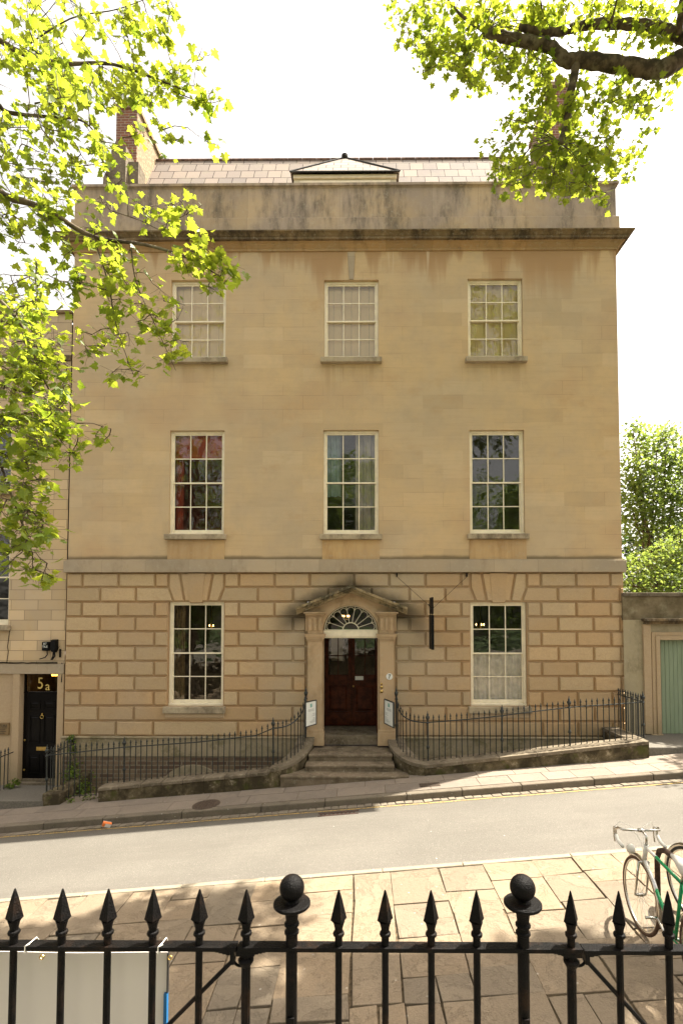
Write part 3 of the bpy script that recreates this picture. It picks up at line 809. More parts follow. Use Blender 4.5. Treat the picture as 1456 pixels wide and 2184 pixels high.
# chimney-top, roof
YE, YR = F + 0.9, F + 3.4
ZR = P(700, 341, YR).z; ZE = ZP1 - .1
rx0 = P(292, 342, YR).x; rx1 = P(1120, 342, YR).x
ex0 = P(262, 392, YE).x - .1; ex1 = P(1262, 388, YE).x + .4
mb = MB()
mb.add([(ex0, YE, ZE), (ex1, YE, ZE), (rx1, YR, ZR), (rx0, YR, ZR)], [(0, 1, 2, 3)])
mb.add([(ex1, YE, ZE), (ex1, YR + 2.5, ZE), (rx1, YR, ZR)], [(0, 1, 2)])
mb.add([(ex0, YR + 2.5, ZE), (ex0, YE, ZE), (rx0, YR, ZR)], [(0, 1, 2)])
mb.add([(rx0, YR, ZR), (rx1, YR, ZR), (ex1, YR + 2.5, ZE), (ex0, YR + 2.5, ZE)], [(0, 1, 2, 3)])
roof = mb.build('roof', 'slate', house)
mb = MB(); x = rx0 - .1
while x < rx1:
    mb.tube([(x, YR, ZR + .01), (min(x + .44, rx1 + .05), YR, ZR + .01)], .05, 8); x += .45
mb.build('ridge_tiles', 'ridge_tile', roof)
# dormer
YD = F + 1.5
dx0, dx1 = P(624, 380, YD).x, P(847, 380, YD).x; zd = P(735, 374, YD).z
ap = P(735, 337, YD + 1.1)
mb = MB()
mb.box(dx0 + .03, dx1 - .03, YD + .02, YD + 1.2, ZE - .2, zd)
dm = mb.build('dormer', 'cream_board', roof)
mb = MB(); mb.box(dx0 + .02, dx1 - .02, YD - .04, YD + .015, zd - .1, zd - .002); mb.box(dx0 + .2, dx1 - .2, YD - .02, YD + .01, zd - .5, zd - .16)
mb.build('fascia', 'white_paint', dm, bevel=.005)
mb = MB()
mb.add([(dx0 - .05, YD - .12, zd), (dx1 + .05, YD - .12, zd), tuple(ap), (dx0 - .05, YD + 2.2, zd), (dx1 + .05, YD + 2.2, zd)], [(0, 1, 2), (1, 4, 2), (3, 0, 2), (4, 3, 2)])
mb.build('dormer_roof', 'slate', dm)
mb = MB()
for e in (dx0 - .06, dx1 + .06): mb.tube([(e, YD - .13, zd + .01), tuple(ap + Vector((0, 0, .02)))], .022, 6)
mb.lathe([(.05, 0), (.1, .03), (.1, .1), (.03, .14)], ap + Vector((0, 0, -.02)), 10)
mb.tube([(dx0 - .06, YD - .13, zd), (dx1 + .06, YD - .13, zd)], .02, 6)
mb.build('lead_hips', 'lead', dm)
# chimneys
YCH = F + 2.0
a = P(247, 330, YCH).x; b = P(292, 330, YCH).x; zt = P(270, 232, YCH).z
mb = MB(); mb.box(a, b - .006, YCH, YCH + 2.3, ZE - .5, zt)
ch = mb.build('chimney', 'brick', house)
mb = MB(); mb.box(b - .3, b, YCH + .02, YCH + 2.28, ZE - .5, zt - .03); mb.box(a-.05, b + .06, YCH - .05, YCH + 2.35, zt, zt + .12); mb.build('chimney_side', 'rubble', ch)
for k in range(3):
    mb = MB(); mb.lathe([(.14, 0), (.13, .1), (.1, .4), (.13, .45), (.11, .5)], ((a + b) / 2, YCH + .4 + .7 * k, zt + .12), 12); mb.build('chimney_pot', 'ridge_tile', ch)
mb = MB()
A, B, C_ = P(222, 392, YCH - .5), P(272, 392, YCH - .5), P(266, 318, YCH - .5)
mb.prism([(A.x - .1, ZE - .5), (B.x, ZE - .5), (B.x, C_.z), (B.x - .42, C_.z), (B.x - .44, C_.z - .45), (A.x + .02, A.z + .1)], YCH - .6, YCH - .02, .01)
mb.box(B.x, B.x + .28, YCH - .45, YCH, ZE, P(280, 345, YCH - .45).z)
mb.build('chimney_base', 'coping', ch)
a = P(1178, 330, YCH + .4).x; b = P(1226, 330, YCH + .4).x; zt = P(1200, 185, YCH + .4).z
mb = MB(); mb.box(a, b, YCH + .4, YCH + 2.4, ZE - .5, zt)
ch = mb.build('chimney', 'brick', house)
mb = MB(); mb.box(a-.05, b + .06, YCH + .35, YCH + 2.45, zt, zt + .12); mb.box(a - .006, a + .2, YCH + .42, YCH + 2.38, ZE - .5, zt - .03); mb.build('chimney_side', 'rubble', ch)
for k in range(3):
    mb = MB(); mb.lathe([(.14, 0), (.13, .1), (.1, .4), (.13, .45), (.11, .5)], ((a + b) / 2, YCH + .7 + .6 * k, zt + .12), 12); mb.build('chimney_pot', 'ridge_tile', ch)
mb = MB(); q = P(1255, 392, YCH)
mb.prism([(a - .5, ZE - .5), (q.x + .2, ZE - .5), (q.x + .1, P(1250, 385, YCH).z), (b + .05, P(1226, 330, YCH).z), (a - .5, P(1150, 340, YCH).z)], YCH + .1, YCH + .38, .01)
mb.build('chimney_base', 'coping', ch)

# ------------------------------------------------------------------ sash windows
def curtain_strip(mb, x0, x1, z0, z1, y, amp=.02, wl=.09, seed=0):
    rr = random.Random(seed); n = max(6, int((x1 - x0) / .012)); ph = rr.random() * 6
    pts = []
    for i in range(n + 1):
        x = x0 + (x1 - x0) * i / n
        pts.append((x, y + amp * math.sin(x / wl * 6.28 + ph) + amp * .5 * math.sin(x / wl * 2.9 + ph)))
    for i in range(n):
        mb.add([(*pts[i], z0), (*pts[i+1], z0), (*pts[i+1], z1), (*pts[i], z1)], [(0, 1, 2, 3)])
def sash_window(wd, rows_up, rows_dn, F0=F, sill=(0.07, 0.13), parent=None, inside=None, seed=0, cols=3, fr=0.062):
    x0, x1, z0, z1 = wd
    mb = MB(); yf = F0 + .075
    e = 0.002
    mb.box(x0 + e, x0 + fr, yf, yf + .12, z0 + .05, z1 - e); mb.box(x1 - fr, x1 - e, yf, yf + .12, z0 + .05, z1 - e)
    mb.box(x0 + fr, x1 - fr, yf + .002, yf + .12, z1 - .055, z1 - e)
    mb.box(x0 + e, x1 - e, yf - .03, yf + .12, z0 + e, z0 + .05)
    win = mb.build('window', 'white_paint', parent, bevel=.004)
    ix0, ix1, iz0, iz1 = x0 + fr, x1 - fr, z0 + .05, z1 - .055
    zm = iz0 + (iz1 - iz0) * rows_dn / (rows_dn + rows_up) + .01
    pn = MB()
    for (a, b, y, rws, bot) in ((zm - .02, iz1, yf + .03, rows_up, .035), (iz0, zm + .02, yf + .07, rows_dn, .085)):
        s = MB(); st = .028
        s.box(ix0, ix0 + st, y, y + .035, a, b); s.box(ix1 - st, ix1, y, y + .035, a, b)
        s.box(ix0 + st, ix1 - st, y + .001, y + .034, a, a + bot); s.box(ix0 + st, ix1 - st, y + .001, y + .034, b - .035, b)
        g0, g1, h0, h1 = ix0 + st, ix1 - st, a + bot, b - .035
        for i in range(1, cols):
            xx = g0 + (g1 - g0) * i / cols; s.box(xx - .011, xx + .011, y + .004, y + .03, h0, h1)
        for i in range(1, rws):
            zz = h0 + (h1 - h0) * i / rws; s.box(g0, g1, y + .006, y + .028, zz - .011, zz + .011)
        s.build('sash', 'white_paint', win)
        rp = random.Random(seed + int(a * 100))
        for i in range(cols):
            for j in range(rws):
                xa, xb = g0 + (g1 - g0) * i / cols, g0 + (g1 - g0) * (i + 1) / cols
                za, zb_ = h0 + (h1 - h0) * j / rws, h0 + (h1 - h0) * (j + 1) / rws
                tx, tz = rp.uniform(-.004, .004), rp.uniform(-.004, .004)
                yy = y + .017
                pn.add([(xa, yy - tx - tz, za), (xb, yy + tx - tz, za), (xb, yy + tx + tz, zb_), (xa, yy - tx + tz, zb_)], [(0, 1, 2, 3)])
    pn.build('pane', 'glass', win)
    # stone sill
    sb = MB(); yo = F0 - .12
    sb.box(x0 - .075, x1 + .075, yo, F0 + .11, z0 - sill[1], z0 - .004)
    so_ = sb.build('sill', 'sill', win, bevel=.012)
    # the room behind
    rm = MB(); d = 2.6; Y0 = yf + .125
    X0, X1, Z0, Z1 = x0 - .8, x1 + .8, z0 - .7, z1 + .4
    rm.add([(X0,Y0,Z0),(X1,Y0,Z0),(X1,Y0+d,Z0),(X0,Y0+d,Z0),(X0,Y0,Z1),(X1,Y0,Z1),(X1,Y0+d,Z1),(X0,Y0+d,Z1)],
           [(0,1,2,3),(7,6,5,4),(3,2,6,7),(0,3,7,4),(1,5,6,2)])
    # inner face of the facade around the opening
    for (a, b, c, dd) in ((X0, x0, Z0, Z1), (x1, X1, Z0, Z1), (x0, x1, Z0, z0), (x0, x1, z1, Z1)):
        rm.add([(a,Y0,c),(b,Y0,c),(b,Y0,dd),(a,Y0,dd)], [(0,1,2,3)])
    rm.build('room', 'red_wall' if inside == 'red' else 'dark_interior', win)
    yc = Y0 + (.1 if inside != 'shutter' else .03)
    if inside == 'shutter':
        s = MB(); n = 6
        for i in range(n):
            a, b = x0 + (x1 - x0) * i / n, x0 + (x1 - x0) * (i + 1) / n
            s.box(a + .003, b - .003, yc, yc + .03, z0, z1)
            s.box(a + .05, b - .05, yc - .008, yc, z0 + .12, (z0 + z1) / 2 - .05); s.box(a + .05, b - .05, yc - .008, yc, (z0 + z1) / 2 + .05, z1 - .12)
        s.build('shutter', 'shutter_paint', win)
    if inside == 'red':
        s = MB(); curtain_strip(s, x0 - .05, x0 + .24, z0, z1, yc, .025, .1, 3); s.build('curtain', 'red_wall', win)
        s = MB(); s.box(x0 - .05, x1 + .05, yc - .07, yc - .06, z1 - .66, z1 + .05); s.build('blind', 'red_wall', win)
    if inside == 'silk':
        s = MB(); curtain_strip(s, x0, x0 + .42, z0 + 1.0, z1, yc, .04, .16, 5); s.build('curtain', 'curtain_blue', win)
        s = MB(); curtain_strip(s, x0 + .78, x1, z0, z1, yc + .05, .04, .14, 9); s.build('curtain', 'curtain_grey', win)
    if inside == 'brown':
        s = MB(); curtain_strip(s, x0, x0 + .3, z0, z1, yc, .03, .09, 4); s.build('curtain', 'curtain_brown', win)
    if inside == 'net':
        s = MB(); curtain_strip(s, x0, x1, z0, zm, yc - .07, .02, .15, 6); s.build('net_curtain', 'net_curtain', win)
    return win
for i, wd in enumerate(W2): sash_window(wd, 2, 2, parent=house, inside='shutter', seed=i)
for i, wd in enumerate(W1): sash_window(wd, 2, 2, parent=house, inside=['red', 'silk', None][i], seed=10 + i)
for i, wd in enumerate(W0):
    sash_window(wd, 2, 2, parent=house, inside=['brown', 'net'][i], seed=20 + i, sill=(.07, .16))
# apron stones below the first-floor sills
mb = MB()
for wd in W1:
    mb = MB(); mb.box(wd[0] - .02, wd[1] + .02, F - .012, F + .01, Z_STR_T + .03, wd[2] - .135); mb.build('apron', 'apron', house)
mb = MB()
for wd in W0:
    mb = MB(); mb.box(wd[0] - .03, wd[1] + .05, F - .07, F + .03, wd[2] - .27, wd[2] - .165); mb.build('sill_bracket', 'trim', house, bevel=.01)
# projecting key stone stub over the centre top window
mb = MB(); k = P(749, 560, F)
mb.prism([(k.x - .06, W2[1][3]), (k.x + .06, W2[1][3]), (k.x + .1, ZC1 - .04), (k.x - .1, ZC1 - .04)], F - .02, F + .01, .01)
mb.build('overflow_stain_stone', 'string', house)

# ------------------------------------------------------------------ doorway
door = MB()
YP = F - .16                                    # pilaster face
sur = MB()
zpil = P(748, 1352, YP).z
for (a, b, inn) in ((P(656, 1450, YP).x, P(687, 1450, YP).x, 1), (P(809, 1450, YP).x, P(840, 1450, YP).x, -1)):
    sur.box(a, b, YP, F + .05, Z_LAND + .34, zpil - .16)
    sur.box(a - .03, b + .03, YP - .03, F + .05, Z_LAND + .28, Z_LAND + .345); sur.box(a - .045, b + .045, YP - .045, F + .05, Z_LAND - .02, Z_LAND + .28)
    for k, (e, z0, z1) in enumerate(((.025, -.16, -.12), (.045, -.12, -.07), (.065, -.07, -.02), (.075, -.02, 0.0))):
        sur.box(a - e, b + e, YP - e, F + .05, zpil + z0, zpil + z1)
    # jamb between pilaster and opening
    if inn > 0: sur.box(b, DX0 + 0.012, YP + .07, F + .2, Z_TH, Z_ARC)
    else: sur.box(DX1 - 0.012, a, YP + .07, F + .2, Z_TH, Z_ARC)
    # entablature block with triglyph-like flutes
    zt0 = zpil; zt1 = P(748, 1306, YP).z
    sur.box(a + .0, b - .0, YP + .01, F + .05, zt0, zt1 - .1)
    for q in range(3):
        xx = a + (b - a) * (q + .5) / 3
        sur.box(xx - .035, xx + .035, YP - .012, YP + .012, zt0 + .08, zt1 - .14)
    for (e, z0, z1) in ((.02, -.1, -.07), (.06, -.07, -.03), (.1, -.03, .01)):
        sur.box(a - e, b + e, YP - e, F + .05, zt1 + z0, zt1 + z1)
surround = sur.build('door_surround', 'door_stone', house, bevel=.006)
ZENT = P(748, 1306, YP).z
# arch and tympanum wall
mb = MB()
cx = (DX0 + DX1) / 2; rad = (DX1 - DX0) / 2
ztip = P(748, 1252, YP).z
hx0 = P(640, 1300, YP).x; hx1 = P(857, 1300, YP).x
arc = [(cx + rad * math.cos(R(a)), Z_ARC + rad * .93 * math.sin(R(a))) for a in range(0, 181, 9)]
yt = F - .085
# face: polygon strips between arch and outer outline
outer = []
for i, (x, z) in enumerate(arc):
    a = 180 * i / (len(arc) - 1)
    # project out to outline: rectangle up to the rake
    dxr, dzr = math.cos(R(a)), math.sin(R(a))
    X = cx + dxr * 5; Zz = Z_ARC + dzr * 5
    best = 9
    if abs(dxr) > 1e-6: best = min(best, ((PX1 + .02 - cx) if dxr > 0 else (cx - PX0 + .02)) / abs(dxr))
    zq = P(748, 1251, YP - .2).z - .07
    sl = (P(748, 1251, YP - .2).z - P(748, 1298, YP - .15).z) / (P(868, 1302, YP - .15).x - cx)
    den = dzr + sl * abs(dxr)
    best = min(best, (zq - Z_ARC) / den)
    outer.append((cx + dxr * best, Z_ARC + dzr * best))
for i in range(len(arc) - 1):
    a, b, c, d = arc[i], arc[i+1], outer[i+1], outer[i]
    mb.add([(a[0], yt, a[1]), (d[0], yt, d[1]), (c[0], yt, c[1]), (b[0], yt, b[1])], [(0, 1, 2, 3)])
    mb.add([(a[0], yt, a[1]), (b[0], yt, b[1]), (b[0], F + .2, b[1]), (a[0], F + .2, a[1])], [(0, 1, 2, 3)])
for (a, b) in ((PX0 + .0, DX0 - .0), (DX1, PX1)):
    mb.box(a, b, F - .0, F + .1, Z_TH - .1, Z_ARC + .02)
mb.build('tympanum', 'door_stone', surround)
# raking cornice of the pediment
mb = MB()
ex0_, ex1_ = P(632, 1302, YP - .15).x, P(868, 1302, YP - .15).x
ztp = P(748, 1251, YP - .2).z; zen = P(748, 1298, YP - .15).z
for sx, e in ((-1, ex0_), (1, ex1_)):
    for (pr, t0, t1) in ((.13, -.14, -.085), (.19, -.085, -.03), (.26, -.03, 0.03)):
        vs = []
        for yy in (YP - pr, F + .05):
            for (X, Z) in ((e, zen), (cx, ztp)):
                for t in (t0, t1): vs.append((X, yy, Z + t))
        # order: y0:(e t0)(e t1)(c t0)(c t1) y1: same
        mb.add(vs, [(0, 2, 3, 1), (4, 5, 7, 6), (1, 3, 7, 5), (0, 4, 6, 2), (0, 1, 5, 4)])
mb.build('pediment', 'pediment', surround)
mb = MB()
mb.box(DX0 + .004, DX1 - .004, F + .02, F + .1, P(748, 1361, F).z, Z_ARC + .012)
mb.box(DX0 - .0, DX1 + .0, F - .01, F + .02, P(748, 1358, F).z, P(748, 1346, F).z)
mb.build('lintel', 'white_paint', surround, bevel=.004)
# fanlight
mb = MB(); yf = F + .05; zf0 = Z_ARC + .015; rf = rad - .03
def arcpts(r, n=24, c=(cx, zf0), a0=0, a1=180, sq=.93): return [(c[0] + r * math.cos(R(a0 + (a1 - a0) * i / n)), yf, c[1] + r * sq * math.sin(R(a0 + (a1 - a0) * i / n))) for i in range(n + 1)]
mb.tube(arcpts(rf), .016, 6); mb.tube(arcpts(.19), .016, 6)
mb.tube([(cx - rf, yf, zf0), (cx + rf, yf, zf0)], .016, 6)
nsp = 9
for i in range(1, nsp):
    a = 180 * i / nsp
    mb.tube([(cx + .19 * math.cos(R(a)), yf, zf0 + .19 * .93 * math.sin(R(a))), (cx + (rf - .13) * math.cos(R(a)), yf, zf0 + (rf - .13) * .93 * math.sin(R(a)))], .0085, 5)
for i in range(nsp):
    am = 180 * (i + .5) / nsp; hw = (rf - .13) * math.sin(R(90 / nsp))
    rc = rf - .13
    C0 = Vector((cx + rc * math.cos(R(am)), 0, zf0 + rc * .93 * math.sin(R(am))))
    pts = []
    for k in range(13):
        t = R(am - 90 + 180 * k / 12)
        pts.append((C0.x + hw * math.cos(t), yf, C0.z + hw * math.sin(t)))
    mb.tube(pts, .0085, 5)
for i in range(nsp + 1):
    a = 180 * i / nsp; p = (cx + (rf - .02) * math.cos(R(a)), zf0 + (rf - .02) * .93 * math.sin(R(a)))
    q = (cx + (rf - .13) * math.cos(R(a)), zf0 + (rf - .13) * .93 * math.sin(R(a)))
    mb.tube([(p[0], yf, p[1]), (q[0], yf, q[1])], .0085, 5)
fan = mb.build('fanlight', 'cream_board', house)
mb = MB(); pts = arcpts(rf); ctr = (cx, yf, zf0)
for i in range(len(pts) - 1): mb.add([ctr, pts[i], pts[i+1]], [(0, 1, 2)])
mb.build('pane', 'glass', fan)
# hall and inner doors
YI = F + 1.0
mb = MB()
def openbox(mb, X0, X1, Y0, Y1, Z0, Z1):
    mb.add([(X0,Y0,Z0),(X1,Y0,Z0),(X1,Y1,Z0),(X0,Y1,Z0),(X0,Y0,Z1),(X1,Y0,Z1),(X1,Y1,Z1),(X0,Y1,Z1)], [(0,1,2,3),(7,6,5,4),(3,2,6,7),(0,3,7,4),(1,5,6,2)])
openbox(mb, DX0 - .05, DX1 + .05, F + .2, F + 3.5, Z_TH - .004, Z_ARCT + .2)
mb.build('hall', 'hall_interior', house)
mb = MB(); mb.box(DX0 - .04, DX1 + .04, F - .05, YI + .2, Z_TH - .22, Z_TH); mb.build('threshold', 'coping', house, bevel=.01)
# inner pair of glazed doors
ztd = Z_DT + .1; zmid = Z_TH + (Z_DT - Z_TH) * .46
for sgn in (-1, 1):
    a, b = (DX0 - .03, cx - .003) if sgn < 0 else (cx + .003, DX1 + .03)
    s = MB(); t = .085; y0, y1 = YI, YI + .05
    s.box(a, a + t, y0, y1, Z_TH + .02, ztd); s.box(b - t, b, y0, y1, Z_TH + .02, ztd)
    s.box(a + t, b - t, y0 + .001, y1, Z_TH + .02, Z_TH + .38); s.box(a + t, b - t, y0 + .001, y1, zmid, zmid + .26); s.box(a + t, b - t, y0 + .001, y1, ztd - .12, ztd)
    s.box(a + t, b - t, y0 + .03, y1 - .005, Z_TH + .38, zmid)
    s.prism([(a + t + .04, Z_TH + .42), (b - t - .04, Z_TH + .42), (b - t - .04, zmid - .04), (a + t + .04, zmid - .04)], y0 + .004, y0 + .026, .03)
    m = (a + b) / 2; g0, g1 = zmid + .26, ztd - .12
    s.box(m - .012, m + .012, y0 + .005, y1 - .005, g0, g1); s.box(a + t, b - t, y0 + .006, y1 - .006, (g0 + g1) / 2 - .012, (g0 + g1) / 2 + .012)
    dr = s.build('door', 'door_wood', house, bevel=.004)
    g = MB(); g.add([(a + t, y0 + .03, g0), (b - t, y0 + .03, g0), (b - t, y0 + .03, g1), (a + t, y0 + .03, g1)], [(0, 1, 2, 3)]); g.build('pane', 'glass', dr)
    if sgn > 0:
        k = MB(); k.lathe([(.012, 0), (.012, .03), (.028, .04), (.028, .06), (.01, .07)], (0, 0, 0), 12)
        K = MB(); kc = P(747, 1463, YI)
        K.add([(v[0] + a + .045, YI - v[2], v[1] + kc.z) for v in k.v], k.f); K.build('handle', 'brass', dr, smooth=True)
        pz = P(758, 1447, YI); q = MB(); q.box(a + t + .005, a + t + .22, YI - .004, YI, pz.z - .04, pz.z + .06); q.build('notice', 'notice_white', dr)
# outer door folded open against the right reveal
s = MB(); s.box(DX1 - .035, DX1 - .005, F + .2, F + .95, Z_TH + .01, Z_DT); s.build('outer_door', 'door_wood', house, bevel=.004)
# pale panel added behind inner doors, gives the lit panes something to show
mb = MB(); mb.box(cx - .62, cx - .28, F + 2.4, F + 2.45, zmid + .5, Z_DT + .1); mb.build('pane_backing', 'cream_board', house)
# bell plates
bell = MB()
for k, (px, py, r_) in enumerate(((813, 1458, .028), (813, 1465, .038), (813, 1474, .04))):
    c = P(px, py, YP + .05)
    l = MB(); l.lathe([(r_, 0), (r_, .01), (r_ * .6, .014), (r_ * .35, .03), (r_ * .2, .034)], (0, 0, 0), 14)
    bell.add([(v[0] + c.x, YP + .001 - v[2], v[1] + c.z) for v in l.v], l.f)
bell.build('bell_pull', 'brass', house, smooth=True)

# number plaque
c = P(830, 1443, YP)
pl = thing('number_plaque', (c.x, YP, c.z), 'round cream plaque with a black 7 on the right door pilaster', 'sign')
l = MB(); l.lathe([(.078, 0), (.078, .012), (.07, .018)], (0, 0, 0), 28)
m_ = MB(); m_.add([(v[0] + c.x, YP - v[2], v[1] + c.z) for v in l.v], l.f); m_.build('disc', 'notice_white', pl)
text_mesh('numeral', '7', .145, (c.x, YP - .022, c.z), 'ink_black', pl)

# lamps glimpsed inside
def chandelier(px, py, Y, n, label, drop=.8, r=.12):
    c = P(px, py, Y)
    t = thing('chandelier', tuple(c), label, 'lamp', 'lit lamps inside the house')
    m = MB(); m.tube([(c.x, Y, c.z + drop), (c.x, Y, c.z - .05)], .008, 6)
    m.lathe([(.01, -.1), (.03, -.07), (.03, -.03), (.01, 0)], c, 10)
    for k in range(n):
        a = 6.283 * k / n + .5; e = Vector((math.cos(a) * r, math.sin(a) * r, 0))
        m.tube([c + Vector((0, 0, -.05)), c + e * .6 + Vector((0, 0, -.09)), c + e + Vector((0, 0, -.03))], .006, 5)
    m.build('frame', 'brass', t)
    for k in range(n):
        a = 6.283 * k / n + .5; e = Vector((math.cos(a) * r, math.sin(a) * r, 0))
        b = MB(); b.lathe([(.004, -.015), (.010, 0), (.012, .015), (.007, .03), (.001, .045)], c + e, 8); b.build('bulb', 'bulb_glow', t, smooth=True)
chandelier(1024, 1333, F + 1.4, 3, 'small lit brass chandelier behind the right ground floor window')
chandelier(451, 1335, F + 2.0, 2, 'lit wall height lamp seen through the left ground floor window', .6, .05)
chandelier(737, 1315, F + 1.6, 4, 'lit brass chandelier seen through the fanlight over the door', .4, .1)

# hanging sign seen edge on
sx = P(921, 1340, F - .5).x
sg = thing('hanging_sign', (sx, F, P(921, 1385, F).z), 'black projecting sign board seen edge on, stayed by two wires right of the door', 'sign')
z0, z1, z2 = P(921, 1386, F - .6).z, P(921, 1312, F - .6).z, P(921, 1273, F - .8).z
m = MB(); m.box(sx - .03, sx + .03, F - .62, F - .16, z0, z1); m.build('board', 'black_plastic', sg, bevel=.006)
m = MB(); m.box(sx - .018, sx + .018, F - .62, F - .16, z1 + .03, z2)
m.box(sx - .012, sx + .012, F - .58, F - .55, z1, z1 + .03); m.box(sx - .012, sx + .012, F - .24, F - .21, z1, z1 + .03)
m.box(sx - .014, sx + .014, F - .2, F + .02, z2 - .2, z2 - .14)
m.build('bracket', 'black_plastic', sg)
m = MB()
for px in (846, 995):
    a = P(px, 1230, F - .1); b = Vector((sx, F - .6, P(921, 1298, F - .6).z))
    m.tube([a, b], .005, 5); m.box(a.x - .014, a.x + .014, F - .12, F - .02, a.z, a.z + .09)
m.build('stay_wire', 'iron_black', sg)

# ------------------------------------------------------------------ steps
st = thing('door_steps', (0, F - .5, zfar(0)), 'worn grey stone steps rising from the pavement to the front door', 'steps')
YS3, YS2, YS1 = YW - .03, 11.36, 11.68
zs3 = P(748, 1656, YS3).z; zs2 = P(748, 1633, YS2).z; zs1 = P(748, 1610, YS1).z
Z_LAND = zs1
for (l, r_, Y, z, zbt) in ((597, 872, YS3, zs3, -1.6), (650, 841, YS2, zs2, zs3 - .02), (657, 837, YS1, zs1, zs2 - .02)):
    m = MB(); a, b = P(l, 1640, Y).x, P(r_, 1640, Y).x
    m.box(a, b, Y, F + .04, z - .055, z); m.box(a + .01, b - .01, Y + .018, F + .03, zbt, z - .055)
    m.build('step', 'step', st, bevel=.014)

# ------------------------------------------------------------------ dwarf walls and railings
def wall_strip(mb, cen, thick, bottom):
    """cen: list of (x,y,ztop) centre line; builds a solid strip following it"""
    n = len(cen); L = []; Rr = []
    for i in range(n):
        a = Vector(cen[max(i-1, 0)][:2]); b = Vector(cen[min(i+1, n-1)][:2]); d = (b - a).normalized(); nn = Vector((-d.y, d.x)) * thick / 2
        p = Vector(cen[i][:2]); L.append(p + nn); Rr.append(p - nn)
    for i in range(n - 1):
        z0, z1 = cen[i][2], cen[i+1][2]; b0, b1 = bottom(cen[i][0]), bottom(cen[i+1][0])
        vs = [(*Rr[i], b0), (*Rr[i+1], b1), (*L[i+1], b1), (*L[i], b0), (*Rr[i], z0), (*Rr[i+1], z1), (*L[i+1], z1), (*L[i], z0)]
        f = [(4,5,6,7),(0,1,5,4),(2,3,7,6)]
        if i == 0: f.append((3,0,4,7))
        if i == n - 2: f.append((1,2,6,5))
        mb.add(vs, f)
YRL = 11.34                                     # railing line
YCE = YW + .21                                  # wall centre
def below(x): return zfar(x) - .3
def curve(xp, xe, n=9, y0=YRL, y1=12.2):
    return [(xp + (xe - xp) * math.sin(R(90 * i / n)), y0 + (y1 - y0) * (1 - math.cos(R(90 * i / n)))) for i in range(n + 1)]
# left wall
dwl = thing('dwarf_wall', (P(400, 1690, YW).x, YW, zfar(-4)), 'low mossy stone wall under the railings left of the door steps', 'wall')
A, B = P(209, 1681, YW), P(570, 1647, YW)
xpl = P(583, 1560, YRL).x; xel = P(652, 1560, 12.2).x
m = MB(); cop = MB()
n = 8
for i in range(n):
    x0 = A.x + (B.x - A.x) * i / n; x1 = A.x + (B.x - A.x) * (i + 1) / n
    za = A.z + (B.z - A.z) * i / n; zb_ = A.z + (B.z - A.z) * (i + 1) / n; g = .0
    m.hexa([(x0, YW + .02, below(x0)), (x1, YW + .02, below(x1)), (x1, YW + .4, below(x1)), (x0, YW + .4, below(x0)), (x0, YW + .02, za - .07), (x1, YW + .02, zb_ - .07), (x1, YW + .4, zb_ - .07), (x0, YW + .4, za - .07)])
    e = random.uniform(-.012, .012)
    cop.hexa([(x0 + .004, YW + e, za - .07), (x1 - .004, YW + e, zb_ - .07), (x1 - .004, YW + .42, zb_ - .07), (x0 + .004, YW + .42, za - .07), (x0 + .004, YW + e, za), (x1 - .004, YW + e, zb_), (x1 - .004, YW + .42, zb_ + .01), (x0 + .004, YW + .42, za + .01)])
zl0 = P(583, 1636, YW + .1).z; zl1 = P(655, 1572, 12.2).z
cl = [(x, y, zl0 + (zl1 - zl0) * (i / 9) ** 1.6) for i, (x, y) in enumerate(curve(xpl - .0, xel + .0, 9, YCE, 12.35))]
cl = [(B.x + .0, YCE, zl0 - .08), (B.x + .06, YCE, zl0)] + cl
wall_strip(m, [(x, y, z - .06) for x, y, z in cl], .36, below)
wall_strip(cop, [(x, y, z) for x, y, z in cl], .40, lambda x: -9)
# trim coping bottoms: rebuild as thin slabs
cop2 = MB(); cop2.v = list(cop.v); cop2.f = list(cop.f); cop2.t = list(cop.t); cop2.mi = list(cop.mi)
for i, v in enumerate(cop2.v):
    if v[2] < -5:
        # find matching top vertex
        j = i + 4; cop2.v[i] = (v[0], v[1], cop2.v[j][2] - .07)
m.build('wall', 'dwarf', dwl, bevel=.01); cop2.build('coping', 'coping', dwl, bevel=.012)
# right wall
dwr = thing('dwarf_wall', (P(1100, 1640, YW).x, YW, zfar(4)), 'low mossy stone wall under the railings right of the door steps', 'wall')
A, B = P(905, 1632, YW), P(1384, 1581, YW)
m = MB(); cop = MB(); n = 6
for i in range(n):
    x0 = A.x + (B.x - A.x) * i / n; x1 = A.x + (B.x - A.x) * (i + 1) / n
    za = A.z + (B.z - A.z) * i / n; zb_ = A.z + (B.z - A.z) * (i + 1) / n
    m.hexa([(x0, YW + .02, below(x0)), (x1, YW + .02, below(x1)), (x1, YW + .4, below(x1)), (x0, YW + .4, below(x0)), (x0, YW + .02, za - .07), (x1, YW + .02, zb_ - .07), (x1, YW + .4, zb_ - .07), (x0, YW + .4, za - .07)])
    e = random.uniform(-.012, .012)
    cop.hexa([(x0 + .004, YW + e, za - .07), (x1 - .004, YW + e, zb_ - .07), (x1 - .004, YW + .42, zb_ - .07), (x0 + .004, YW + .42, za - .07), (x0 + .004, YW + e, za), (x1 - .004, YW + e, zb_), (x1 - .004, YW + .42, zb_ + .01), (x0 + .004, YW + .42, za + .01)])
m.hexa([(B.x - .35, YW + .4, below(B.x)), (B.x, YW + .4, below(B.x)), (B.x, F, below(B.x)), (B.x - .35, F, below(B.x)), (B.x - .35, YW + .4, B.z - .07), (B.x, YW + .4, B.z - .07), (B.x, F, B.z - .07), (B.x - .35, F, B.z - .07)])
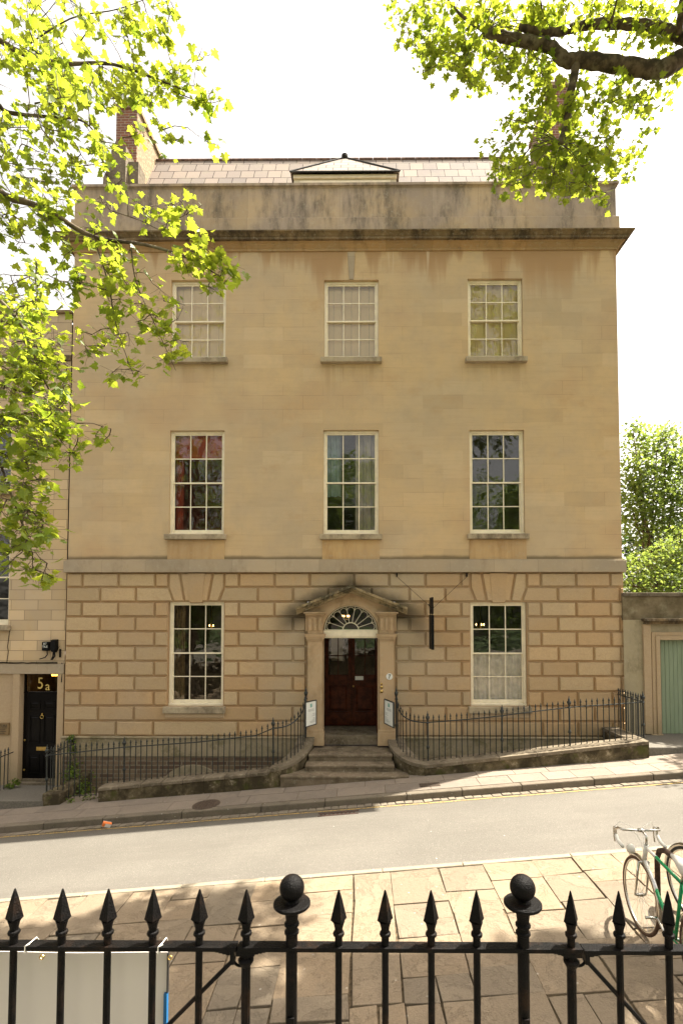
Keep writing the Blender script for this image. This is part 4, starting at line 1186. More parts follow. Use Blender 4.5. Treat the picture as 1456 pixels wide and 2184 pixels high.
cop.hexa([(B.x - .37, YW + .42, B.z - .07), (B.x, YW + .42, B.z - .07), (B.x, F, B.z - .07), (B.x - .37, F, B.z - .07), (B.x - .37, YW + .42, B.z), (B.x, YW + .42, B.z), (B.x, F, B.z), (B.x - .37, F, B.z)])
xpr = P(912, 1560, YRL).x; xer = P(845, 1560, 12.2).x
zr0 = A.z; zr1 = P(840, 1578, 12.2).z
cr = [(x, y, zr0 + (zr1 - zr0) * (i / 9) ** 1.6) for i, (x, y) in enumerate(curve(xpr - .02, xer, 9, YCE, 12.35))]
cr = [(A.x + .02, YCE, zr0)] + cr
wall_strip(m, [(x, y, z - .06) for x, y, z in cr], .36, below)
c3 = MB(); wall_strip(c3, cr, .40, lambda x: -9)
for i, v in enumerate(c3.v):
    if v[2] < -5: c3.v[i] = (v[0], v[1], c3.v[i + 4][2] - .07)
cop.add(c3.v, c3.f)
m.build('wall', 'dwarf', dwr, bevel=.01); cop.build('coping', 'coping', dwr, bevel=.012)

# slim Georgian area railing
def bar_proto():
    m = MB(); m.tube([(0, 0, 0), (0, 0, .93)], .0105, 6)
    m.lathe([(.0105, .86), (.018, .875), (.0105, .89), (.012, .905), (.021, .93), (.013, .955), (.003, 1.0)], (0, 0, 0), 8)
    return m
def post_proto():
    m = MB(); m.tube([(0, 0, 0), (0, 0, .85)], .019, 8)
    m.lathe([(.019, .25), (.034, .28), (.034, .31), (.019, .34)], (0, 0, 0), 10)
    m.lathe([(.019, .8), (.036, .82), (.02, .85), (.018, .87), (.042, .92), (.046, .95), (.02, .985), (.028, 1.0), (.012, 1.03), (.005, 1.08)], (0, 0, 0), 10)
    return m
bar_me = None
def railing(name, label, cat, path, rails, group=None, posts=(), gate=()):
    """path: list of (x, y, zfoot, ztop_of_rail, kind)"""
    t = thing(name, tuple(path[0][:3]), label, cat, group)
    global BARM, POSTM
    for (x, y, zf, zr, kd) in path:
        me = POSTM if kd == 'p' else BARM
        o = bpy.data.objects.new('post' if kd == 'p' else 'bar', me); col.objects.link(o)
        o.parent = t; o.location = Vector((x, y, zf)) - Vector(path[0][:3])
        o.scale = (1, 1, (zr - zf) / .83)
        o.rotation_euler = (random.uniform(-.01, .01), random.uniform(-.012, .012), random.random() * 3)
    for pts, r_ in rails:
        m = MB(); m.tube(pts, r_, 6); m.build('rail', 'iron_grey', t)
    return t
def mesh_of(mb, name, mat):
    o = mb.build(name, mat, smooth=False); me = o.data; smooth_by_angle(o, 50); bpy.data.objects.remove(o); return me
BARM = mesh_of(bar_proto(), 'bar', 'iron_grey'); POSTM = mesh_of(post_proto(), 'post', 'iron_grey')

def interp(tab, x):
    for (a, va), (b, vb) in zip(tab[:-1], tab[1:]):
        if x <= b: return va + (vb - va) * (x - a) / (b - a)
    return tab[-1][1]
# left railing
rail_tab = [(P(102, 1611, YRL).x, P(102, 1611, YRL).z), (P(261, 1594, YRL).x, P(261, 1594, YRL).z), (P(420, 1583, YRL).x, P(420, 1583, YRL).z), (P(545, 1569, YRL).x, P(545, 1569, YRL).z), (P(583, 1553, YRL).x, P(583, 1553, YRL).z)]
LA, LB = P(209, 1679, YRL), P(570, 1640, YRL)
def footL(x):
    if x < LA.x - .01: return zfar(x) + .06
    if x > LB.x - .02: return zl0
    return A_L.z + (B_L.z - A_L.z) * (x - A_L.x) / (B_L.x - A_L.x) + .005
A_L, B_L = P(209, 1681, YW), P(570, 1647, YW)
path = []; x = P(102, 1600, YRL).x; xs0 = x; xpost = {round(P(261, 1600, YRL).x, 2)}
npx = 583 - 102; k = 0; nb = 41
for k in range(nb + 1):
    px = 102 + npx * k / nb; X = P(px, 1600, YRL).x
    kd = 'p' if (k in (0, nb) or abs(px - 261) < 6) else 'b'
    path.append((X, YRL, P(110, 1690, YRL).z if X < P(130, 1600, YRL).x else footL(X), interp(rail_tab, X), kd))
zre = P(650, 1489, 12.2).z; zr_s = interp(rail_tab, xpl)
crv = curve(xpl, xel, 10, YRL, 12.2)
rl2 = []
for i, (x, y) in enumerate(crv):
    z = zr_s + (zre - zr_s) * (i / 10) ** 2.4; rl2.append((x, y, z))
    if i: path.append((x, y, zl0 + (zl1 - zl0) * (i / 10) ** 1.6 - .01, z, 'p' if i == 10 else 'b'))
rear = []
xc = P(102, 1600, YRL).x
for i in range(1, 9):
    y = YRL + .13 * i; zr_ = P(102, 1611, YRL).z; path.append((xc, y, path[0][2] + .0, zr_, 'b')); 
rails = [([(interp_x, YRL, z) for interp_x, z in rail_tab], .013), (rl2, .015), ([(xc, YRL, P(102, 1611, YRL).z), (xc, F - .02, P(102, 1611, YRL).z)], .013),
         ([(P(136, 1700, YRL).x, YRL, zfar(-6.5) + .1), (P(206, 1700, YRL).x, YRL, zfar(-6) + .1)], .009)]
railing('area_railing', 'slim grey iron railing sloping down left from the door steps', 'railing', path, rails, 'iron area railings in front of the house')
# right railing
rail_tab = [(P(p, q, YRL).x, P(p, q, YRL).z) for p, q in ((912, 1541), (1000, 1534), (1066, 1527), (1125, 1519), (1219, 1508), (1324, 1501), (1371, 1497))]
A_R, B_R = P(905, 1632, YW), P(1384, 1581, YW)
path = []; nb = 38
for k in range(nb + 1):
    px = 912 + (1371 - 912) * k / nb; X = P(px, 1550, YRL).x
    kd = 'p' if any(abs(px - q) < 6 for q in (912, 1066, 1219, 1371)) else 'b'
    path.append((X, YRL, A_R.z + (B_R.z - A_R.z) * (X - A_R.x) / (B_R.x - A_R.x) + .005, interp(rail_tab, X), kd))
zre = P(845, 1490, 12.2).z; zr_s = rail_tab[0][1]; crv = curve(xpr, xer, 10, YRL, 12.2); rl2 = []
for i, (x, y) in enumerate(crv):
    z = zr_s + (zre - zr_s) * (i / 10) ** 3.2; rl2.append((x, y, z))
    if i: path.append((x, y, zr0 + (zr1 - zr0) * (i / 10) ** 1.6 - .01, z, 'p' if i == 10 else 'b'))
xc = P(1371, 1500, YRL).x; zc_ = rail_tab[-1][1]
for i in range(1, 11): path.append((xc, YRL + .11 * i, B_R.z, zc_, 'b'))
rails = [([(x, YRL, z) for x, z in rail_tab], .013), (rl2, .015), ([(xc, YRL, zc_), (xc, F - .02, zc_)], .013)]
railing('area_railing', 'slim grey iron railing climbing right from the door steps to the garden wall', 'railing', path, rails, 'iron area railings in front of the house')
# corner block at the left end
blk = thing('stone_block', (P(110, 1720, 11.3).x, 11.4, zfar(-7)), 'squat mossy stone block under the left corner of the railings', 'stone block')
a, b = P(90, 1700, YW + .05).x, P(128, 1700, YW + .05).x; m = MB()
m.box(a, b, YW + .05, YRL + .25, zfar(-7) - .3, P(110, 1693, YW + .05).z); m.build('block', 'dwarf', blk, bevel=.02)
m = MB(); m.hexa([(a + .14, YRL + .2, -2.2), (b - .02, YRL + .2, -2.2), (b - .02, F, -2.2), (a + .14, F, -2.2)] + [(a + .14, YRL + .2, P(110, 1693, YW).z - .01), (b - .02, YRL + .2, P(110, 1693, YW).z - .01), (b - .02, F, P(110, 1693, YW).z + .05), (a + .14, F, P(110, 1693, YW).z + .05)])
m.build('kerb_wall', 'dwarf', blk)

# notice boards on the railing ends
def notice(p0, p1, zt0, zt1, h, label):
    """p0 far edge, p1 near edge (x,y)"""
    d = (Vector(p1) - Vector(p0)); L = d.length; d.normalize(); n = Vector((d.y, -d.x))
    if n.y > 0: n = -n
    t = thing('notice_board', (*p0, zt0 - h), label, 'notice board', 'notice boards on the railing ends')
    def bx(mb, u0, u1, v0, v1, e0, e1):
        def pt(u, v, e):
            q = Vector(p0) + d * (u * L) + n * e; zt = zt0 + (zt1 - zt0) * u
            return (q.x, q.y, zt - h * v)
        mb.hexa([pt(u0, v1, e0), pt(u1, v1, e0), pt(u1, v1, e1), pt(u0, v1, e1), pt(u0, v0, e0), pt(u1, v0, e0), pt(u1, v0, e1), pt(u0, v0, e1)])
    m = MB(); bx(m, 0, 1, 0, 1, -.015, .008)
    for (a, b, c, e) in ((0, .06, 0, 1), (.94, 1, 0, 1), (.06, .94, 0, .035), (.06, .94, .965, 1)): bx(m, a, b, c, e, .008, .02)
    m.build('frame', 'iron_grey', t)
    m = MB(); bx(m, .06, .94, .035, .965, .008, .012); m.build('sheet', 'notice_white', t)
    m = MB()
    for r_ in range(3):
        for c_ in range(2): bx(m, .41 + c_ * .09, .48 + c_ * .09, .12 + r_ * .05, .16 + r_ * .05, .012, .0145)
    m.build('emblem', 'notice_teal', t)
    m = MB()
    rr = random.Random(4)
    for r_ in range(3): bx(m, .25, .75, .33 + r_ * .035, .342 + r_ * .035, .012, .0145)
    for r_ in range(9):
        if r_ in (3,): continue
        bx(m, .13, .13 + rr.uniform(.15, .5), .52 + r_ * .042, .532 + r_ * .042, .012, .0145)
    m.build('lettering', 'ink_grey', t)
pf = P(674, 1492, 12.05); pn_ = P(650, 1497, 11.62)
notice((pf.x, pf.y), (pn_.x, pn_.y), pf.z, pn_.z, .57, 'framed white notice board left of the front door, on the railing end')
pf = P(820, 1490, 12.05); pn_ = P(840, 1498, 11.62)
notice((pf.x, pf.y), (pn_.x, pn_.y), pf.z, pn_.z, .57, 'framed white notice board right of the front door, on the railing end')

# ------------------------------------------------------------------ neighbouring house (left)
FN = F + .03
nb_h = thing('neighbour_house', (P(60, 1600, FN).x, FN, zfar(-8)), 'lower cream ashlar house beside the tall one, with a black door', 'house')
NX1 = RX0 - .03; NX0 = -16.0
ztn = P(70, 670, FN).z; zln = P(60, 1437, FN).z
ndx0, ndx1 = P(42, 1550, FN).x, P(122, 1550, FN).x; ndz0 = P(80, 1672, FN).z; ndz1 = zln
NW = [(P(-95, 950, FN).x, P(26, 950, FN).x, P(0, 1045, FN).z, P(0, 872, FN).z), (P(-95, 1230, FN).x, P(21, 1230, FN).x, P(0, 1333, FN).z, P(0, 1130, FN).z)]
ws = [(NW[0][1] - 1.25, NW[0][1], NW[0][2], NW[0][3]), (NW[1][1] - 1.25, NW[1][1], NW[1][2], NW[1][3])]
NW = ws
more = [(a - 2.6, b - 2.6, c, d) for a, b, c, d in NW]
m = MB(); wall_grid(m, NX0, NX1, zln + .24, ztn, NW + more, FN)
m.add([(NX0, FN, zln), (NX0, FN + 9, zln), (NX0, FN + 9, ztn), (NX0, FN, ztn)], [(3, 2, 1, 0)])
m.build('wall', 'neighbour', nb_h)
m = MB(); wall_grid(m, NX0, NX1, -3, zln + .0, [(ndx0, ndx1, ndz0, ndz1)], FN + .02, .25); m.build('ground_floor_wall', 'trim', nb_h)
m = MB(); m.box(NX0, NX1, FN - .04, FN + .05, zln, zln + .24); m.build('lintel_band', 'string', nb_h, bevel=.008)
m = MB()
m.box(ndx0 - .17, ndx0 - .002, FN - .03, FN + .06, ndz0 - .1, zln - .002); m.box(ndx1 + .002, ndx1 + .16, FN - .03, FN + .06, ndz0 - .1, zln - .002)
m.build('door_jamb', 'trim', nb_h, bevel=.006)
m = MB(); m.box(NX0, NX1 - .002, FN - .07, FN + .4, ztn, ztn + .07); zb2 = P(80, 770, FN).z
m.box(NX0, NX1 - .002, FN - .05, FN + .05, zb2, zb2 + .12); m.box(NX0, NX1 - .002, FN - .03, FN + .02, ztn - 1.1 + .0, ztn - 1.05)
m.build('coping', 'cornice', nb_h, bevel=.008)
for i, wd in enumerate(NW + more): sash_window(wd, 2, 2, F0=FN, parent=nb_h, inside=None, seed=40 + i)
m = MB(); m.box(NX0, NX1, FN + .3, FN + 9, ztn - .3, ztn - .1); m.build('roof', 'lead', nb_h)
# door
zfn = P(80, 1480, FN).z
m = MB(); y0 = FN + .14
m.box(ndx0, ndx1, y0, y0 + .05, ndz0 + .06, zfn)
W_ = ndx1 - ndx0
for (u0, u1, v0, v1) in ((.17, .46, 1487 + 10, 1515), (.55, .85, 1487 + 10, 1515), (.17, .46, 1528, 1588), (.55, .85, 1528, 1588), (.17, .46, 1614, 1653), (.55, .85, 1614, 1653)):
    za, zb_ = P(80, v1, FN).z, P(80, v0, FN).z
    xa, xb = ndx0 + W_ * u0, ndx0 + W_ * u1
    for (p, q, r_, s_) in ((xa, xb, za, za + .02), (xa, xb, zb_ - .02, zb_), (xa, xa + .02, za, zb_), (xb - .02, xb, za, zb_)): m.box(p, q, y0 - .014, y0, r_, s_)
    m.prism([(xa + .04, za + .04), (xb - .04, za + .04), (xb - .04, zb_ - .04), (xa + .04, zb_ - .04)], y0 - .012, y0, .02)
nd = m.build('door', 'door_black', nb_h, bevel=.003)
m = MB(); kc = P(84, 1531, FN); R0 = .04
m.tube([(kc.x + R0 * math.sin(t * .5236), y0 - .03, kc.z - R0 * math.cos(t * .5236)) for t in range(13)], .009, 6); m.box(kc.x - .015, kc.x + .015, y0 - .03, y0, kc.z + .03, kc.z + .09); m.build('knocker', 'brass', nd)
m = MB(); lc = P(83, 1600, FN); m.box(lc.x - .14, lc.x + .14, y0 - .012, y0, lc.z - .045, lc.z + .045); m.build('letter_box', 'brass', nd, bevel=.003)
m = MB()
for py in (1581, 1645): q = P(46, py, FN); m.lathe([(.02, -.02), (.025, 0), (.02, .02)], (ndx0 + .06, y0 - .02, q.z), 10)
m.build('handle', 'brass', nd)
m = MB(); m.box(ndx0, ndx1, FN - .02, FN + .25, ndz0 - .1, ndz0 + .03); m.box(ndx0 + .02, ndx1 - .02, y0 - .05, y0, ndz0 + .03, ndz0 + .09); m.build('threshold', 'coping', nb_h, bevel=.005)
m = MB()
m.box(ndx0, ndx0 + .035, y0, y0 + .06, zfn, zln); m.box(ndx1 - .02, ndx1, y0, y0 + .06, zfn, zln); m.box(ndx0, ndx1, y0 - .01, y0 + .06, zfn, zfn + .03); m.box(ndx0, ndx1, y0, y0 + .06, zln - .03, zln)
fl = m.build('fanlight', 'door_black', nb_h)
m = MB(); m.add([(ndx0, y0 + .03, zfn), (ndx1, y0 + .03, zfn), (ndx1, y0 + .03, zln), (ndx0, y0 + .03, zln)], [(0, 1, 2, 3)]); m.build('pane', 'glass', fl)
t5 = P(84, 1461, FN)
text_mesh('numeral', '5', .40, (t5.x - .07, y0 + .022, t5.z + .01), 'gilt', fl, .002, sx=.8)
text_mesh('letter', 'a', .30, (t5.x + .11, y0 + .022, t5.z - .055), 'gilt', fl, .002, sx=.95)
m = MB(); openbox(m, ndx0 - .1, ndx1 + .1, y0 + .07, y0 + 2, ndz0, zln + .3); m.build('hall', 'curtain_brown', nb_h)
m = MB(); q = P(118, 1440, FN + .5); m.box(q.x - .09, q.x + .05, FN + .5, FN + .55, q.z - .02, q.z + .02); m.build('strip_light', 'strip_glow', nb_h)
# meter boxes and cables on the neighbour's wall
q = P(102, 1378, FN)
jb = thing('junction_box', (q.x, FN, q.z), 'small black box marked in white, fixed above the neighbouring black door', 'cable box', 'black cable boxes above the neighbouring door')
m = MB(); m.box(q.x - .085, q.x + .085, FN - .1, FN, q.z - .11, q.z + .11); m.build('casing', 'black_plastic', jb, bevel=.02)
text_mesh('lettering', 'BT\nTILE', .07, (q.x, FN - .104, q.z + .025), 'notice_white', jb, .001)
m = MB(); m.tube([(q.x + .02, FN - .05, q.z - .1), (q.x + .03, FN - .05, q.z - .2), (q.x - .02, FN - .05, q.z - .27), (q.x - .15, FN - .06, q.z - .31)], .012, 6); m.build('cable', 'black_plastic', jb)
q2 = P(119, 1376, FN)
jb = thing('junction_box', (q2.x, FN, q2.z), 'taller tapering black box with thick cables, nearest the tall house', 'cable box', 'black cable boxes above the neighbouring door')
m = MB(); m.prism([(q2.x - .035, q2.z - .17), (q2.x + .035, q2.z - .17), (q2.x + .075, q2.z - .09), (q2.x + .07, q2.z + .14), (q2.x - .07, q2.z + .14), (q2.x - .075, q2.z - .09)], FN - .12, FN, .015); m.build('casing', 'black_plastic', jb)
m = MB()
for d_ in (-.01, .012): m.tube([(q2.x + d_, FN - .06, q2.z - .15), (q2.x + d_ * 2, FN - .06, q2.z - .26), (q2.x - .05 + d_, FN - .06, q2.z - .35)], .016, 6)
m.tube([(q2.x + .05, FN - .05, q2.z - .05), (q2.x + .13, FN - .04, q2.z - .02), (q2.x + .02, FN - .05, q2.z - .2)], .004, 5)
m.build('cable', 'black_plastic', jb)
cb = thing('wall_cable', (NX1 - .5, FN, zln + .25), 'bundle of black cables running along the ledge above the neighbouring door', 'cable')
m = MB(); rr = random.Random(8); pts = []
x = -11.0
while x < NX1 - .05: pts.append((x, FN - .03, zln + .262 + rr.uniform(-.006, .008))); x += .12
m.tube(pts, .013, 6); pts2 = [(a, b - .02, c + .012 + rr.uniform(-.006, .006)) for a, b, c in pts]; m.tube(pts2, .008, 5)
q = P(20, 1345, FN); m.tube([(q.x + .02, FN - .01, q.z), (q.x - .02, FN - .012, q.z - .4), (q.x + .0, FN - .01, q.z - .5), (q.x - .03, FN - .01, zln + .26)], .007, 5)
m.tube([(NX1 - .05, FN - .03, zln + .27), (NX1 - .04, FN - .02, zln + .05), (NX1 - .05, FN - .04, zln - .2)], .01, 5)
m.tube([(NX1 - .1, FN - .03, zln + .4), (NX1 - .1, FN - .03, zln + .6)], .022, 6)
m.build('strand', 'black_plastic', cb)
q = P(8, 1555, FN)
wp = thing('wall_plaque', (q.x, FN, q.z), 'brown lettered plaque on the pale wall left of the black door', 'sign')
m = MB(); m.box(q.x - .5, q.x + .14, FN - .02, FN + .018, q.z - .14, q.z + .15); m.build('plate', 'plaque_wood', wp, bevel=.004)
text_mesh('lettering', 'TURE', .085, (q.x + .005, FN - .022, q.z + .08), 'ink_black', wp, .001)
m = MB()
for k_, (a, b) in enumerate(((-.4, .09), (-.35, .06), (-.4, .08), (-.38, .05))): m.box(q.x + a, q.x + b, FN - .0215, FN - .0195, q.z + .025 - k_ * .042, q.z + .036 - k_ * .042)
m.build('small_lettering', 'ink_black', wp)
# path to the neighbour's door
m = MB(); xa, xb = P(-60, 1700, YW).x - 3, P(91, 1700, YW).x
m.hexa([(xa, YW + .05, -2.4), (xb, YW + .05, -2.4), (xb, FN, -2.4), (xa, FN, -2.4), (xa, YW + .05, zfar(xb) + .075), (xb, YW + .05, zfar(xb) + .11), (xb, FN, ndz0 - .03), (xa, FN, ndz0 - .03)])
tag(m.build('path', 'path_stone', bevel=.01), kind='structure')
# railing at the far left edge
path = []
for k_ in range(7):
    y = 11.5 + .13 * k_; X = P(20, 1600, 12.3).x; path.append((X - .0, y, ndz0 - .02, ndz0 + .78, 'p' if k_ == 0 else 'b'))
railing('side_railing', 'short iron railing at the left edge beside the neighbouring door path', 'railing', path, [([(path[0][0], 11.5, ndz0 + .78), (path[0][0], 12.45, ndz0 + .78)], .012)], 'iron railings by the neighbouring door')

# ------------------------------------------------------------------ garden wall and gate (right)
YG = F - .1
gw = thing('garden_wall', (P(1400, 1600, YG).x, YG, zfar(7)), 'high stained stone garden wall with coping, right of the tall house', 'wall')
gx0 = RX1 - .07; gx1 = 15.0; zgt = P(1400, 1264, YG).z; zgb = zfar(7) - .6
gdx0, gdx1 = P(1406, 1450, YG).x, P(1406, 1450, YG).x + 1.35; gdz1 = P(1430, 1365, YG).z; gdz0 = P(1430, 1565, YG).z
zhood = P(1400, 1322, YG).z
m = MB(); wall_grid(m, gx0, gx1, zgb, zhood, [(gdx0, gdx1, zgb + .01, gdz1)], YG, .2)
m.build('wall', 'gardenwall', gw)
m = MB(); m.box(gx0, gx1, YG + .002, YG + .4, zhood, zgt - .09); m.build('upper_wall', 'gardentop', gw)
m = MB(); m.box(gx0 - .0, gx1, YG - .05, YG + .45, zgt - .09, zgt); m.build('coping', 'coping', gw, bevel=.012)
m = MB(); hx = P(1366, 1325, YG).x
m.box(hx, gdx1 + .5, YG - .2, YG, zhood - .035, zhood + .03); m.box(hx + .05, gdx1 + .45, YG - .12, YG, zhood - .1, zhood - .035)
m.build('door_hood', 'cornice', gw, bevel=.008)
m = MB()
for (e, p) in ((.19, .03), (.1, .055)):
    m.box(gdx0 - e, gdx0 - (.1 if e > .15 else .002), YG - p, YG + .05, gdz0, gdz1 + e); m.box(gdx1 + (.1 if e > .15 else .002), gdx1 + e, YG - p, YG + .05, gdz0, gdz1 + e)
    m.box(gdx0 - (.1 if e > .15 else .002), gdx1 + (.1 if e > .15 else .002), YG - p, YG + .05, gdz1 + (.1 if e > .15 else .002), gdz1 + e)
m.box(P(1372, 1500, YG).x, P(1388, 1500, YG).x, YG - .05, YG + .02, gdz0, zhood - .1)
m.box(gdx0 - .25, gdx0 + .02, YG - .08, YG + .1, gdz0 - .12, gdz0 + .0)
m.build('door_surround', 'trim', gw, bevel=.008)
m = MB(); x = gdx0; rr = random.Random(2)
while x < gdx1 - .02:
    wd_ = .1; m.box(x + .003, min(x + wd_ - .003, gdx1), YG + .12 + rr.uniform(0, .003), YG + .15, gdz0 - .02, gdz1); x += wd_
m.box(gdx0, gdx1, YG + .15, YG + .17, gdz0 - .02, gdz1)
m.build('gate', 'gate_green', gw, bevel=.003)
m = MB(); xa = P(1384, 1600, YW).x + .01
m.box(xa, gx1, YW + .15, YG + .2, zgb - .3, gdz0 - .02)
tag(m.build('path', 'path_stone', bevel=.02), kind='structure')

# ------------------------------------------------------------------ street details
q = RG(440, 1716, GA)
o = MB()
m = MB(); n = 28
vs = [(q.x + .27 * math.cos(6.283 * k / n), q.y + .27 * math.sin(6.283 * k / n)) for k in range(n)]
m.add([(a, b, zfar(a) + .008) for a, b in vs] + [(a, b, zfar(a) - .03) for a, b in vs], [tuple(range(n))] + [(k, k + n, (k + 1) % n + n, (k + 1) % n) for k in range(n)])
for k in range(-4, 5):
    hw = math.sqrt(max(0, .25 ** 2 - (k * .055) ** 2)) * .95
    for xx0 in range(int(-hw / .06), int(hw / .06)):
        a = q.x + xx0 * .06 + .03; b = q.y + k * .055; m.slopebox(a - .018, a + .018, b - .015, b + .015, .01, lambda t: zfar(t) + .012)
tag(m.build('manhole_cover', 'manhole_iron', origin=(q.x, q.y, zfar(q.x))), 'round iron manhole cover set in the far pavement', 'manhole cover')
q = RG(916, 1674, GA); m = MB()
m.slopebox(q.x - .2, q.x + .2, q.y - .11, q.y + .11, .03, lambda t: zfar(t) + .006)
for k in range(9): m.slopebox(q.x - .18 + k * .042, q.x - .155 + k * .042, q.y - .09, q.y + .09, .01, lambda t: zfar(t) + .012)
tag(m.build('service_cover', 'manhole_iron', origin=(q.x, q.y, zfar(q.x))), 'small rusty rectangular iron cover in the pavement right of the steps', 'cover')
q = RG(720, 1737, RFAR + .05); m = MB()
for k in range(9):
    a = q.x - .32 + k * .075; m.slopebox(a, a + .035, q.y - .07, q.y + .07, .03, lambda t: zroad(t, q.y) + .012)
m.slopebox(q.x - .36, q.x + .38, q.y - .11, q.y - .075, .03, lambda t: zroad(t, q.y - .09) + .01); m.slopebox(q.x - .36, q.x + .38, q.y + .075, q.y + .11, .03, lambda t: zroad(t, q.y + .09) + .01)
tag(m.build('drain_grate', 'rust_iron', origin=(q.x, q.y, zroad(q.x, q.y))), 'reddish iron drain grate set in the road below the steps', 'drain')
# litter
q = RG(228, 1766, RFAR + .02)
lt = thing('litter_carton', (q.x, q.y, q.z), 'crumpled orange and white carton lying in the far gutter', 'litter')
Rm = Euler((.25, .35, .5)).to_matrix()
def rb(mb, x0, x1, y0, y1, z0, z1):
    t_ = MB(); t_.box(x0, x1, y0, y1, z0, z1); mb.add([Rm @ Vector(v) + q + Vector((0, 0, .07)) for v in t_.v], t_.f)
m = MB(); rb(m, -.075, .075, -.045, .045, -.04, .035); m.build('carton', 'litter_white', lt, bevel=.006)
m = MB(); rb(m, -.077, .077, -.047, .02, .035, .045); rb(m, -.078, -.03, -.048, .03, -.03, .034); m.build('flap', 'litter_orange', lt, bevel=.004)

# ------------------------------------------------------------------ leaves and trees
OUT = []
for ang, r in ((-90, .10), (-62, .42), (-38, .52), (-20, .60), (-8, .50), (6, .78), (14, .92), (24, .60), (40, .62), (52, .80), (62, .70), (74, .78), (90, 1.12)):
    OUT.append((r * math.cos(R(ang)), r * math.sin(R(ang))))
LEAF = [(x * .55, (y + .1) * .55) for x, y in OUT] + [(-x * .55, (y + .1) * .55) for x, y in reversed(OUT[1:-1])]
SMALL = [(0, -.3), (.28, -.1), (.38, .18), (.2, .22), (0, .55), (-.2, .22), (-.38, .18), (-.28, -.1)]
def add_leaf(mb, p, size, rr, droop=None, shape=LEAF, tint=None):
    n = len(shape)
    # leaf hangs: tip direction mostly outwards and down
    yaw = rr.uniform(0, 6.283); pit = rr.gauss(-.55, .5) if droop is None else droop + rr.gauss(0, .3)
    tip = Vector((math.cos(yaw) * math.cos(pit), math.sin(yaw) * math.cos(pit), math.sin(pit)))
    side = Vector((-math.sin(yaw), math.cos(yaw), 0)); roll = rr.gauss(0, .5)
    nor = side.cross(tip); side = (side * math.cos(roll) + nor * math.sin(roll)).normalized(); nor = side.cross(tip)
    fold = rr.uniform(.05, .35); curl = rr.uniform(-.1, .45)
    def tr(u, v): return p + (side * u + tip * (v + .35) + nor * (abs(u) * fold - curl * (v + .1) ** 2)) * size
    o = len(mb.v); mb.v.append(tuple(tr(0, -.0)))
    for (u, v) in shape: mb.v.append(tuple(tr(u, v)))
    ti = rr.random() if tint is None else tint
    for k in range(n): mb.f.append((o, o + 1 + k, o + 1 + (k + 1) % n)); mb.t.append(ti); mb.mi.append(0)

class Skeleton:
    def __init__(s, seed): s.rr = random.Random(seed); s.nodes = []; s.lim = MB(); s.tw = MB(); s.lv = MB()
    def limb(s, pts, r0, r1):
        pts = [Vector(p) for p in pts]
        # catmull-rom resample
        res = []
        for i in range(len(pts) - 1):
            p0 = pts[max(i-1, 0)]; p1 = pts[i]; p2 = pts[i+1]; p3 = pts[min(i+2, len(pts)-1)]
            for k in range(5):
                t = k / 5
                res.append(.5 * ((2*p1) + (p2-p0)*t + (2*p0-5*p1+4*p2-p3)*t*t + (-p0+3*p1-3*p2+p3)*t**3))
        res.append(pts[-1]); n = len(res)
        rad = [r0 + (r1 - r0) * (i / (n - 1)) for i in range(n)]
        rad = [r * (1 + .09 * math.sin(i * 2.3 + r0 * 50)) for i, r in enumerate(rad)]
        s.lim.tube(res, rad, 10)
        s.nodes += res
    def twig(s, E, nleaf, size, r=.006, sag=.12, minr=None):
        E = Vector(E); best = min(s.nodes, key=lambda q: (q - E).length_squared)
        d = E - best; L = d.length
        mid = best + d * .5 + Vector((s.rr.uniform(-.1, .1), s.rr.uniform(-.1, .1), s.rr.uniform(-.02, .14))) * L
        q1 = best + (mid - best) * .5 + Vector([s.rr.uniform(-.04, .04) * L for _ in range(3)]); q2 = mid + (E - mid) * .5 + Vector([s.rr.uniform(-.05, .05) * L for _ in range(3)])
        pts = [best, q1, mid, q2, E]
        s.tw.tube(pts, [r * (1 + L * .5), r * .9, r * .75, r * .6, r * .4], 5)
        s.nodes += [mid, q2, E]
        tm_ = s.rr.random()
        for k in range(nleaf):
            t = s.rr.uniform(max(0.15, 1 - .45 / max(L, .2)), 1.0) ** .8
            i = min(3, int(t * 4)); f = t * 4 - i; p = pts[i].lerp(pts[i+1], f)
            off = Vector((s.rr.gauss(0, 1), s.rr.gauss(0, 1), s.rr.gauss(-.3, .8))) * .07
            pp = p + off
            s.tw.tube([p, pp], .0018, 3, cap=False)
            add_leaf(s.lv, pp, size * s.rr.uniform(.4, 1.2), s.rr, tint=min(1, max(0, tm_ * .5 + s.rr.random() * .5)))
    def cloud(s, cx, cy, rx, ry, Y0, Y1, n, nleaf, size, **kw):
        """sprays around a pixel-plane ellipse at distances Y0..Y1"""
        targets = []
        for _ in range(n):
            while True:
                u, v = s.rr.uniform(-1, 1), s.rr.uniform(-1, 1)
                if u*u + v*v <= 1: break
            targets.append(P(cx + u * rx, cy + v * ry, s.rr.uniform(Y0, Y1)))
        targets.sort(key=lambda t: min((q - t).length_squared for q in s.nodes[:60]))
        for t in targets: s.twig(t, max(2, int(s.rr.gauss(nleaf, 1.5))), size, **kw)

